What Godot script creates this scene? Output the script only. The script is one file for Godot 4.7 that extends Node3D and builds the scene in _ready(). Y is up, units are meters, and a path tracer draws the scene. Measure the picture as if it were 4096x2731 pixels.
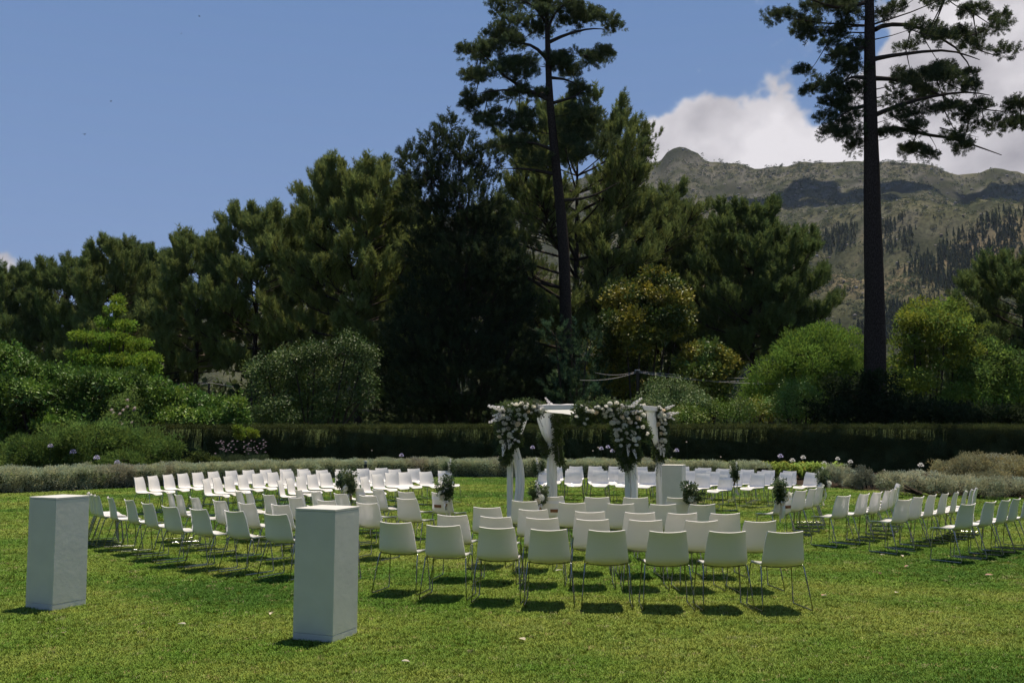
extends Node3D
# A garden lawn set with rings of white chairs round a flower arch, pines and a mountain behind.

const F := 3900.0
const EYE := 1.85
const PITCH := 0.09141
const CENTRE := Vector3(1.55, 0.0, -20.7)
const ORD := ["first", "second", "third", "fourth", "fifth", "sixth", "seventh", "eighth", "ninth", "tenth", "eleventh", "twelfth", "thirteenth"]
var rng := RandomNumberGenerator.new()
var M := {}
var names := {}
var lawn_edge := PackedVector2Array()

func r(a: float, b: float) -> float:
	return rng.randf_range(a, b)

# the world point that lies at that depth on the sight line of a place in the 4096-wide photograph
func at(px: float, py: float, depth: float) -> Vector3:
	var u := (px - 2048.0) / F
	var v := -(py - 1365.5) / F
	var dy := v * cos(PITCH) + sin(PITCH)
	var dz := cos(PITCH) - v * sin(PITCH)
	return Vector3(u / dz * depth, EYE + dy / dz * depth, -depth)

# ---------------------------------------------------------------- naming
func numbered(called: String) -> String:
	var n: int = names.get(called, 0)
	names[called] = n + 1
	return called if n == 0 else "%s_%03d" % [called, n]

func tag(o: Node3D, label: String, category: String, group := "", kind := "") -> Node3D:
	if label: o.set_meta("label", label)
	if category: o.set_meta("category", category)
	if group: o.set_meta("group", group)
	if kind: o.set_meta("kind", kind)
	return o

func thing(called: String, label: String, category: String, pos := Vector3.ZERO, turn := 0.0, group := "") -> Node3D:
	var o := Node3D.new()
	o.name = numbered(called)
	add_child(o)
	o.position = pos
	o.rotation.y = turn
	return tag(o, label, category, group)

func part(called: String, mesh: Mesh, mat: Material, parent: Node3D, xf := Transform3D()) -> MeshInstance3D:
	var o := MeshInstance3D.new()
	o.name = numbered(called) if parent == self else StringName(called)
	if parent != self:
		var k := 0
		var nm := called
		while parent.has_node(NodePath(nm)):
			k += 1
			nm = "%s_%03d" % [called, k]
		o.name = nm
	o.mesh = mesh
	o.material_override = null
	if mat: o.set_surface_override_material(0, mat)
	o.transform = xf
	parent.add_child(o)
	return o

func scatter(called: String, mesh: Mesh, mat: Material, parent: Node3D, xfs: Array, cols: Array) -> MultiMeshInstance3D:
	var n := xfs.size()
	var buf := PackedFloat32Array()
	buf.resize(n * 16)
	var i := 0
	for k in n:
		var t: Transform3D = xfs[k]
		var b := t.basis
		var c: Color = cols[k]
		buf[i] = b.x.x; buf[i + 1] = b.y.x; buf[i + 2] = b.z.x; buf[i + 3] = t.origin.x
		buf[i + 4] = b.x.y; buf[i + 5] = b.y.y; buf[i + 6] = b.z.y; buf[i + 7] = t.origin.y
		buf[i + 8] = b.x.z; buf[i + 9] = b.y.z; buf[i + 10] = b.z.z; buf[i + 11] = t.origin.z
		buf[i + 12] = c.r; buf[i + 13] = c.g; buf[i + 14] = c.b; buf[i + 15] = 1.0
		i += 16
	var m := MultiMesh.new()
	m.transform_format = MultiMesh.TRANSFORM_3D
	m.use_colors = true
	m.mesh = mesh
	m.instance_count = n
	m.buffer = buf
	var o := MultiMeshInstance3D.new()
	o.name = numbered(called) if parent == self else StringName(called)
	o.multimesh = m
	o.material_override = mat
	if parent != self: o.set_meta("kind", "stuff")
	parent.add_child(o, true)
	return o

# ---------------------------------------------------------------- shapes
func begin() -> SurfaceTool:
	var st := SurfaceTool.new()
	st.begin(Mesh.PRIMITIVE_TRIANGLES)
	return st

func done(st: SurfaceTool) -> ArrayMesh:
	st.generate_normals()
	return st.commit()

func tri(st: SurfaceTool, a: Vector3, b: Vector3, c: Vector3) -> void:
	st.add_vertex(a); st.add_vertex(b); st.add_vertex(c)

func quad(st: SurfaceTool, a: Vector3, b: Vector3, c: Vector3, d: Vector3) -> void:
	tri(st, a, b, c)
	tri(st, a, c, d)

func tube(st: SurfaceTool, pts: Array, rad: Array, sides: int, cap := true) -> void:
	var n := pts.size()
	var rings := []
	var side := Vector3.ZERO
	for i in n:
		var d: Vector3 = (pts[mini(i + 1, n - 1)] - pts[maxi(i - 1, 0)]).normalized()
		if i == 0:
			side = d.cross(Vector3.UP if absf(d.y) < 0.9 else Vector3.RIGHT).normalized()
		else:
			side = (side - d * side.dot(d)).normalized()
		var up := d.cross(side)
		var ring := []
		for k in sides:
			var a := TAU * k / sides
			ring.append(pts[i] + (side * cos(a) + up * sin(a)) * rad[i])
		rings.append(ring)
	for i in n - 1:
		for k in sides:
			var k2 := (k + 1) % sides
			quad(st, rings[i][k], rings[i + 1][k], rings[i + 1][k2], rings[i][k2])
	if cap and sides > 3:
		st.set_smooth_group(-1)
		for k in range(1, sides - 1):
			tri(st, rings[0][0], rings[0][k], rings[0][k + 1])
			tri(st, rings[n - 1][0], rings[n - 1][k + 1], rings[n - 1][k])
		st.set_smooth_group(0)

# a box with bevelled edges, centred on xf
func box(st: SurfaceTool, size: Vector3, xf: Transform3D, bev := 0.004) -> void:
	st.set_smooth_group(-1)
	var h := size / 2.0
	var b := minf(bev, h[h.min_axis_index()] * 0.45)
	for ax in 3:
		var a1 := (ax + 1) % 3
		var a2 := (ax + 2) % 3
		for s in [-1.0, 1.0]:
			var c := []
			for q in [[-1, -1], [-1, 1], [1, 1], [1, -1]]:
				var p := Vector3.ZERO
				p[ax] = s * h[ax]
				p[a1] = q[0] * (h[a1] - b)
				p[a2] = q[1] * (h[a2] - b)
				c.append(xf * p)
			if s > 0: quad(st, c[0], c[1], c[2], c[3])
			else: quad(st, c[3], c[2], c[1], c[0])
	for ax in 3:
		var a1 := (ax + 1) % 3
		var a2 := (ax + 2) % 3
		for s1 in [-1.0, 1.0]:
			for s2 in [-1.0, 1.0]:
				var p := []
				for q in [[-1, 0], [1, 0], [1, 1], [-1, 1]]:
					var v := Vector3.ZERO
					v[ax] = q[0] * (h[ax] - b)
					v[a1] = s1 * (h[a1] if q[1] == 0 else h[a1] - b)
					v[a2] = s2 * (h[a2] - b if q[1] == 0 else h[a2])
					p.append(xf * v)
				if s1 * s2 > 0: quad(st, p[0], p[3], p[2], p[1])
				else: quad(st, p[0], p[1], p[2], p[3])
	for sx in [-1.0, 1.0]:
		for sy in [-1.0, 1.0]:
			for sz in [-1.0, 1.0]:
				var a := xf * Vector3(sx * h.x, sy * (h.y - b), sz * (h.z - b))
				var c := xf * Vector3(sx * (h.x - b), sy * h.y, sz * (h.z - b))
				var d := xf * Vector3(sx * (h.x - b), sy * (h.y - b), sz * h.z)
				if sx * sy * sz > 0: tri(st, a, d, c)
				else: tri(st, a, c, d)
	st.set_smooth_group(0)

func spline(pts: Array, n: int) -> Array:
	var out := []
	var m := pts.size()
	for i in n + 1:
		var f := float(i) / n * (m - 1)
		var k := mini(int(f), m - 2)
		var t := f - k
		var p0: Vector3 = pts[maxi(k - 1, 0)]
		var p1: Vector3 = pts[k]
		var p2: Vector3 = pts[k + 1]
		var p3: Vector3 = pts[mini(k + 2, m - 1)]
		out.append(p1.cubic_interpolate(p2, p0, p3, t))
	return out

func ball(rad := 1.0) -> Vector3:
	var v := Vector3(r(-1, 1), r(-1, 1), r(-1, 1))
	while v.length_squared() > 1.0:
		v = Vector3(r(-1, 1), r(-1, 1), r(-1, 1))
	return v * rad

func facing(up: Vector3, spin: float, s: Vector3) -> Basis:
	var y := up.normalized()
	var x := y.cross(Vector3(0.31, 0.2, 0.93)).normalized()
	var z := x.cross(y)
	return Basis(x, y, z).rotated(y, spin) * Basis.from_scale(s)

# a shoot of pine needles one unit long, along y
func needle_shoot(n: int, spread: float, wide: float) -> ArrayMesh:
	var st := begin()
	st.set_smooth_group(-1)
	for i in n:
		var a := i * 2.399963 + r(-0.3, 0.3)
		var t := r(0.0, 0.72)
		var d := Vector3(cos(a) * spread, r(0.35, 1.0), sin(a) * spread).normalized()
		var p := Vector3(0, t, 0) + Vector3(cos(a), 0, sin(a)) * 0.02
		var w := d.cross(Vector3(cos(a + 0.9), 0.4, sin(a + 0.9))).normalized() * wide
		var tip := p + d * r(0.26, 0.42)
		tri(st, p - w, tip, p + w)
	return done(st)

# a loose clump of leaves inside a unit ball
func leaf_clump(n: int, long: float, wide: float, up := 0.3) -> ArrayMesh:
	var st := begin()
	st.set_smooth_group(-1)
	for i in n:
		var p := ball()
		var d := (p.normalized() * 0.8 + ball() * 0.8 + Vector3(0, up, 0)).normalized()
		var s := d.cross(ball() + Vector3(0, 1.2, 0)).normalized() * wide * r(0.75, 1.2)
		var nn := s.cross(d).normalized()
		var l := long * r(0.7, 1.2)
		var q := p + d * l * 0.45 + nn * l * 0.08
		var tip := p + d * l
		tri(st, p, q - s, tip)
		tri(st, p, tip, q + s)
	return done(st)

func mat(col: Color, rough: float, spec := 0.5) -> StandardMaterial3D:
	var m := StandardMaterial3D.new()
	m.albedo_color = col.linear_to_srgb()
	m.roughness = rough
	m.metallic_specular = spec
	return m

func leaf_mat(rough: float, back := 0.25, spec := 0.5) -> StandardMaterial3D:
	var m := mat(Color.WHITE, rough, spec)
	m.vertex_color_use_as_albedo = true
	m.cull_mode = BaseMaterial3D.CULL_DISABLED
	if back > 0.0:
		m.backlight_enabled = true
		m.backlight = Color(back, back, back)
	return m

func noise_tex(freq: float, a: Color, b: Color, size := 512, oct := 4, sd := 1, normal := false, mid := -1.0) -> NoiseTexture2D:
	var n := FastNoiseLite.new()
	n.seed = sd
	n.frequency = freq
	n.fractal_octaves = oct
	var t := NoiseTexture2D.new()
	t.noise = n
	t.width = size
	t.height = size
	t.seamless = true
	t.generate_mipmaps = false
	if normal:
		t.as_normal_map = true
		t.bump_strength = 6.0
	else:
		var g := Gradient.new()
		g.set_color(0, a)
		g.set_color(1, b)
		t.color_ramp = g
	return t

func tinted(c: Color, v: float) -> Color:
	var k := r(1.0 - v, 1.0 + v)
	var w := r(-v, v) * 0.35
	return Color(c.r * k * (1.0 + w), c.g * k, c.b * k * (1.0 - w))

func materials() -> void:
	M.shell = mat(Color(0.82, 0.795, 0.755), 0.07)
	M.chrome = mat(Color(0.30, 0.30, 0.29), 0.12); M.chrome.metallic = 1.0
	var painted := mat(Color(0.82, 0.795, 0.745), 0.32)
	painted.albedo_texture = noise_tex(0.006, Color(0.965, 0.965, 0.96), Color(1, 1, 1), 512, 6, 18)
	painted.normal_enabled = true
	painted.normal_texture = noise_tex(0.02, Color.BLACK, Color.WHITE, 512, 3, 8, true)
	painted.normal_scale = 0.05
	painted.uv1_triplanar = true
	M.painted = painted
	M.post = mat(Color(0.82, 0.795, 0.76), 0.5)
	var cloth := mat(Color(0.88, 0.87, 0.88), 0.85)
	cloth.backlight_enabled = true
	cloth.backlight = Color(0.9, 0.9, 0.9)
	cloth.cull_mode = BaseMaterial3D.CULL_DISABLED
	M.cloth = cloth
	var bark := mat(Color(0.11, 0.085, 0.068), 0.95, 0.2)
	bark.albedo_texture = noise_tex(0.03, Color(0.35, 0.33, 0.32), Color(1, 1, 1), 512, 5, 3)
	bark.normal_enabled = true
	bark.normal_texture = noise_tex(0.035, Color.BLACK, Color.WHITE, 512, 5, 3, true)
	bark.normal_scale = 1.6
	bark.uv1_triplanar = true
	bark.uv1_scale = Vector3(1.2, 0.35, 1.2)
	M.bark = bark
	M.twig = mat(Color(0.05, 0.04, 0.032), 0.95, 0.2)
	M.bare = mat(Color(0.22, 0.18, 0.15), 0.95, 0.2)
	M.needle = leaf_mat(0.7, 0.9, 0.15)
	M.leaf = leaf_mat(0.65, 0.9, 0.18)
	M.glossy = leaf_mat(0.42, 0.7, 0.30)
	M.petal = leaf_mat(0.7, 0.9, 0.3)
	M.grass = leaf_mat(0.6, 0.5, 0.2)
	M.core = mat(Color(0.055, 0.075, 0.030), 1.0, 0.1)
	M.green_stem = mat(Color(0.05, 0.09, 0.03), 0.7)
	M.ribbon = mat(Color(0.74, 0.74, 0.80), 0.45); M.ribbon.cull_mode = BaseMaterial3D.CULL_DISABLED
	M.twine = mat(Color(0.34, 0.22, 0.12), 0.95)
	var wood := mat(Color(0.40, 0.17, 0.065), 0.5)
	wood.albedo_texture = noise_tex(0.02, Color(0.7, 0.65, 0.6), Color(1, 1, 1), 256, 4, 21)
	wood.uv1_triplanar = true
	wood.uv1_scale = Vector3(2, 16, 2)
	M.wood = wood
	M.burnt = mat(Color(0.03, 0.012, 0.008), 0.8)
	M.black = mat(Color(0.015, 0.015, 0.015), 0.6)
	M.lens = mat(Color(0.5, 0.5, 0.45), 0.4)
	M.wire = mat(Color(0.35, 0.32, 0.31), 0.6)

# ---------------------------------------------------------------- camera, sky, sun
func camera_and_light() -> void:
	var cam := Camera3D.new()
	cam.name = "camera"
	cam.position = Vector3(0, EYE, 0)
	cam.rotation.x = PITCH
	cam.fov = rad_to_deg(2.0 * atan(1365.5 / F))
	cam.near = 0.1
	cam.far = 9000.0
	add_child(cam)
	cam.current = true
	var env := Environment.new()
	env.background_mode = Environment.BG_SKY
	env.tonemap_mode = Environment.TONE_MAPPER_LINEAR
	env.tonemap_exposure = 1.22
	env.fog_enabled = true
	env.fog_density = 0.000045
	env.fog_light_color = Color(0.80, 0.86, 0.95)
	env.sdfgi_enabled = true
	env.ssao_enabled = true
	env.ssil_enabled = true
	var sky := Sky.new()
	var pano := PanoramaSkyMaterial.new()
	pano.panorama = ImageTexture.create_from_image(sky_picture())
	pano.energy_multiplier = 1.0
	sky.sky_material = pano
	env.sky = sky
	env.background_energy_multiplier = 0.78
	var we := WorldEnvironment.new()
	we.name = "world_environment"
	we.environment = env
	add_child(we)
	var sun := DirectionalLight3D.new()
	sun.name = "sun"
	sun.light_energy = 1.6
	sun.light_color = Color(1.0, 0.945, 0.86)
	sun.light_angular_distance = 0.53
	sun.shadow_enabled = true
	add_child(sun)
	sun.look_at_from_position(Vector3(0.13, 1.0, -0.22) * 50.0, Vector3.ZERO, Vector3.FORWARD)

func blue(el: float, az: float) -> Color:
	var t := clampf(el / 40.0, 0.0, 1.0)
	var c := Color(0.575, 0.668, 0.825).lerp(Color(0.375, 0.512, 0.715), pow(t, 0.8))
	var z := clampf((el - 40.0) / 50.0, 0.0, 1.0)
	return c.lerp(Color(0.26, 0.38, 0.58), z)

# air and clouds, in sRGB, computed for every direction
func sky_picture() -> Image:
	var w := 4096
	var h := 2048
	var im := Image.create(w, h, false, Image.FORMAT_RGB8)
	for j in h:
		var el := 90.0 - (j + 0.5) * 180.0 / h
		im.fill_rect(Rect2i(0, j, w, 1), blue(maxf(el, 0.0), 0.0))
	var big := FastNoiseLite.new()
	big.seed = 7
	big.frequency = 1.0
	big.fractal_octaves = 6
	big.fractal_gain = 0.55
	var soft := FastNoiseLite.new()
	soft.seed = 19
	soft.frequency = 1.0
	soft.fractal_octaves = 4
	var j0 := int((90.0 - 52.0) / 180.0 * h)
	var j1 := int((90.0 + 1.0) / 180.0 * h)
	for j in range(j0, j1):
		var el := 90.0 - (j + 0.5) * 180.0 / h
		var base := blue(maxf(el, 0.0), 0.0)
		for i in range(-int(w * 75.0 / 360.0), int(w * 110.0 / 360.0)):
			var az := (i + 0.5) / w * 360.0
			# the bank of cumulus stands over the mountain and climbs to the right
			var edge := cloud_edge(az)
			var d := (edge - el) / 3.2
			if az < -24.0:
				d = maxf(d, 0.7 - Vector2((az + 29.6) / 2.6, (el - 8.6) / 0.75).length()) if az < -24.0 else d
			d = maxf(d, 0.35 - Vector2((az - 14.2) / 1.6, (el - 24.6) / 1.6).length())
			d = maxf(d, -0.08 - Vector2((az - 11.2) / 1.0, (el - 20.4) / 0.7).length())
			if d < -0.75:
				continue
			var n := big.get_noise_3d(az * 0.16, el * 0.20, 3.0)
			var dens := clampf((d + n * 1.35 + 0.12) * 3.0, 0.0, 1.0)
			if dens <= 0.0:
				continue
			dens = dens * dens * (3.0 - 2.0 * dens)
			var thick := soft.get_noise_3d(az * 0.09, el * 0.13, 9.0) + n * 0.35
			var lump := big.get_noise_3d(az * 0.30 + 40.0, el * 0.36, 1.0)
			var v := clampf(0.72 - thick * 0.8 + lump * 0.35 - clampf((az - 22.0) / 14.0, 0.0, 1.0) * 0.22, 0.0, 1.0)
			var cloud := Color(0.66, 0.645, 0.67).lerp(Color(0.955, 0.935, 0.945), v)
			im.set_pixel(posmod(i, w), j, base.lerp(cloud, dens * 0.97))
	return im

func cloud_edge(az: float) -> float:
	var xs := [-90.0, 2.0, 5.0, 7.0, 8.8, 10.6, 12.9, 14.6, 16.3, 17.7, 18.7, 19.7, 20.8, 21.9, 24.0, 30.0, 60.0, 90.0, 120.0]
	var ys := [-8.0, -2.0, 10.0, 15.8, 17.0, 18.0, 19.0, 20.0, 19.8, 19.0, 19.0, 20.1, 21.5, 23.0, 28.0, 35.0, 30.0, 12.0, -8.0]
	for k in xs.size() - 1:
		if az < xs[k + 1]:
			return lerpf(ys[k], ys[k + 1], clampf((az - xs[k]) / (xs[k + 1] - xs[k]), 0.0, 1.0))
	return -8.0

# ---------------------------------------------------------------- ground, lawn
func flat_sheet(poly: PackedVector2Array, y: float) -> ArrayMesh:
	var st := begin()
	var idx := Geometry2D.triangulate_polygon(poly)
	for k in range(0, idx.size(), 3):
		var a := poly[idx[k]]
		var b := poly[idx[k + 1]]
		var c := poly[idx[k + 2]]
		var va := Vector3(a.x, y, a.y)
		var vb := Vector3(b.x, y, b.y)
		var vc := Vector3(c.x, y, c.y)
		if (b - a).cross(c - a) > 0.0: tri(st, va, vb, vc)
		else: tri(st, va, vc, vb)
	return done(st)

func ground() -> void:
	var soil := mat(Color(0.062, 0.047, 0.036), 1.0, 0.1)
	soil.albedo_texture = noise_tex(0.02, Color(0.55, 0.5, 0.45), Color(1, 1, 1), 512, 5, 5)
	soil.uv1_triplanar = true
	soil.uv1_world_triplanar = true
	soil.uv1_scale = Vector3(0.3, 0.3, 0.3)
	tag(part("ground", flat_sheet(PackedVector2Array([Vector2(-4000, -5000), Vector2(4000, -5000), Vector2(4000, 500), Vector2(-4000, 500)]), -0.03), soil, self), "bare brown earth under the beds and the trees", "", "", "structure")
	var e := [[-40, 12], [-40, -24], [-26, -26.5], [-15.3, -29.0], [-12.7, -31.9], [-10.3, -34.6], [-7.5, -38.6], [-4.5, -39.4], [-1.5, -39.5], [2.2, -39.2], [6.3, -37.6], [9.6, -34.4], [10.8, -31.6], [12.2, -29.6], [14.6, -27.2], [19, -25], [30, -18], [34, 12]]
	for p in e:
		lawn_edge.append(Vector2(p[0], p[1]))
	var turf := mat(Color(0.095, 0.13, 0.03), 0.95, 0.1)
	var g := noise_tex(0.012, Color(0.6, 0.66, 0.55), Color(1.15, 1.0, 0.9), 1024, 5, 11)
	turf.albedo_texture = g
	turf.uv1_triplanar = true
	turf.uv1_world_triplanar = true
	turf.uv1_scale = Vector3(0.11, 0.11, 0.11)
	turf.detail_enabled = true
	turf.detail_blend_mode = BaseMaterial3D.BLEND_MODE_MUL
	turf.detail_albedo = noise_tex(0.09, Color(0.6, 0.66, 0.5), Color(1.0, 1.0, 1.0), 512, 3, 12)
	turf.detail_uv_layer = BaseMaterial3D.DETAIL_UV_1
	tag(part("lawn", flat_sheet(lawn_edge, -0.02), turf, self), "mown green lawn under the rings of chairs", "", "", "structure")
	var rough := mat(Color(0.095, 0.13, 0.03), 1.0, 0.1)
	tag(part("far_ground", flat_sheet(PackedVector2Array([Vector2(-400, -700), Vector2(400, -700), Vector2(400, -48), Vector2(-400, -48)]), -0.024), rough, self), "rough grass under the trees behind the hedge", "", "", "structure")

func grass() -> void:
	var st := begin()
	st.set_smooth_group(-1)
	for i in 16:
		var a := r(0, TAU)
		var p := Vector3(cos(a), 0, sin(a)) * sqrt(r(0, 1)) * 0.045
		var b := r(0, TAU)
		var lean := Vector3(cos(b), 0, sin(b)) * r(0.008, 0.036)
		var hh := r(0.014, 0.032)
		var s := Vector3(cos(b + 1.57), 0, sin(b + 1.57)) * r(0.0020, 0.0034)
		var mid := p + lean * 0.35 + Vector3(0, hh * 0.65, 0)
		tri(st, p - s, mid - s * 0.8, p + s)
		tri(st, p + s, mid - s * 0.8, mid + s * 0.8)
		tri(st, mid - s * 0.8, p + lean + Vector3(0, hh, 0), mid + s * 0.8)
	var tuft := done(st)
	var n := FastNoiseLite.new()
	n.seed = 4
	n.frequency = 0.55
	n.fractal_octaves = 4
	var n2 := FastNoiseLite.new()
	n2.seed = 14
	n2.frequency = 0.12
	n2.fractal_octaves = 3
	var xfs := []
	var cols := []
	for band in [[5.6, 8.5, 800.0, 1.0], [8.5, 12.0, 560.0, 1.1], [12.0, 17.0, 300.0, 1.35], [17.0, 24.0, 150.0, 1.7], [24.0, 40.0, 70.0, 2.3]]:
		var z0: float = band[0]
		var z1: float = band[1]
		var half: float = z1 * 0.56 + 1.5
		for i in int((z1 - z0) * 2.0 * half * band[2]):
			var x := r(-half, half)
			var z := -r(z0, z1)
			if z < -22.0 and not Geometry2D.is_point_in_polygon(Vector2(x, z), lawn_edge):
				continue
			var k: float = band[3] * r(0.75, 1.15)
			var v := n.get_noise_2d(x, z)
			var v2 := n2.get_noise_2d(x, z * 1.6)
			var c := Color(0.135, 0.245, 0.030).lerp(Color(0.255, 0.315, 0.060), clampf(0.30 + v * 1.0 + v2 * 1.0, 0.0, 1.0))
			c = c.lerp(Color(0.065, 0.155, 0.022), clampf(-v2 * 1.5 - v * 0.5, 0.0, 0.8))
			if rng.randf() < 0.025: c = Color(0.36, 0.33, 0.15)
			xfs.append(Transform3D(Basis.from_euler(Vector3(0, r(0, TAU), 0)).scaled(Vector3(k, r(0.75, 1.15) * (0.8 + 0.2 * k), k)), Vector3(x, -0.021, z)))
			cols.append(tinted(c, 0.32))
	tag(scatter("grass_blades", tuft, M.grass, self, xfs, cols), "short mown grass blades covering the lawn", "grass", "", "stuff")

# ---------------------------------------------------------------- mountain
func ridge_slope(az: float) -> float:
	# tangent of the ridge line's height, by bearing in degrees
	var xs := [-75.0, -42.38, -27.82, -20.48, -15.14, -11.38, -7.67, -3.70, 0.78, 5.26, 8.81, 9.40, 9.70, 10.28, 10.64, 11.14, 12.29, 13.43, 14.13, 14.69, 15.12, 16.37, 17.20, 18.15, 19.23, 20.03, 21.21, 22.38, 23.39, 24.63, 25.48, 26.10, 26.59, 27.07, 27.65, 28.18, 30.49, 34.75, 42.83, 52.04, 75.0]
	var ys := [0.03, 0.0776, 0.1009, 0.1112, 0.1242, 0.1477, 0.1923, 0.2239, 0.2452, 0.2691, 0.2785, 0.2873, 0.2895, 0.2900, 0.2873, 0.2825, 0.2785, 0.2772, 0.2732, 0.2718, 0.2750, 0.2758, 0.2812, 0.2798, 0.2793, 0.2812, 0.2785, 0.2793, 0.2772, 0.2691, 0.2659, 0.2691, 0.2750, 0.2758, 0.2723, 0.2691, 0.2611, 0.2665, 0.2399, 0.1477, 0.05]
	for k in xs.size() - 1:
		if az < xs[k + 1]:
			return lerpf(ys[k], ys[k + 1], clampf((az - xs[k]) / (xs[k + 1] - xs[k]), 0.0, 1.0))
	return 0.08

var hill_noise := FastNoiseLite.new()
var hill_fine := FastNoiseLite.new()

func hill_height(x: float, z: float) -> float:
	var d := Vector2(x, z).length()
	var az := rad_to_deg(atan2(x, -z))
	var top := 1900.0 + hill_noise.get_noise_1d(az * 9.0) * 60.0
	var hr := ridge_slope(az) * cos(deg_to_rad(az)) * 1900.0 + EYE
	var t := clampf((d - 320.0) / (top - 320.0), 0.0, 1.25)
	var prof := 0.22 * t + 0.78 * pow(minf(t, 1.0), 1.9)
	if t > 1.0: prof = 1.0 - (t - 1.0) * 1.2
	var gully := absf(hill_noise.get_noise_2d(x * 1.0, z * 0.55)) * 150.0 * t * clampf(1.06 - t, 0.0, 1.0)
	var lumps := (hill_fine.get_noise_2d(x, z) * 15.0 + absf(hill_fine.get_noise_2d(x * 2.7 + 50.0, z * 2.7)) * 14.0 * t) * clampf(t * 3.0, 0.0, 1.0) * clampf(1.3 - t, 0.3, 1.0)
	var hgt := hr * prof - gully + lumps
	# a rounded spur in front of the right-hand slopes
	var sp := Vector2((x - 520.0) / 190.0, (z + 1080.0) / 300.0).length()
	hgt += 85.0 * exp(-sp * sp)
	# the rocky knob at the ridge's left end
	var kb := Vector2((x - 330.0) / 46.0, (z + 1850.0) / 60.0).length()
	hgt += 8.0 * smoothstep(1.0, 0.75, kb)
	return hgt - 4.0 * clampf(1.0 - t * 20.0, 0.0, 1.0)

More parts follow.
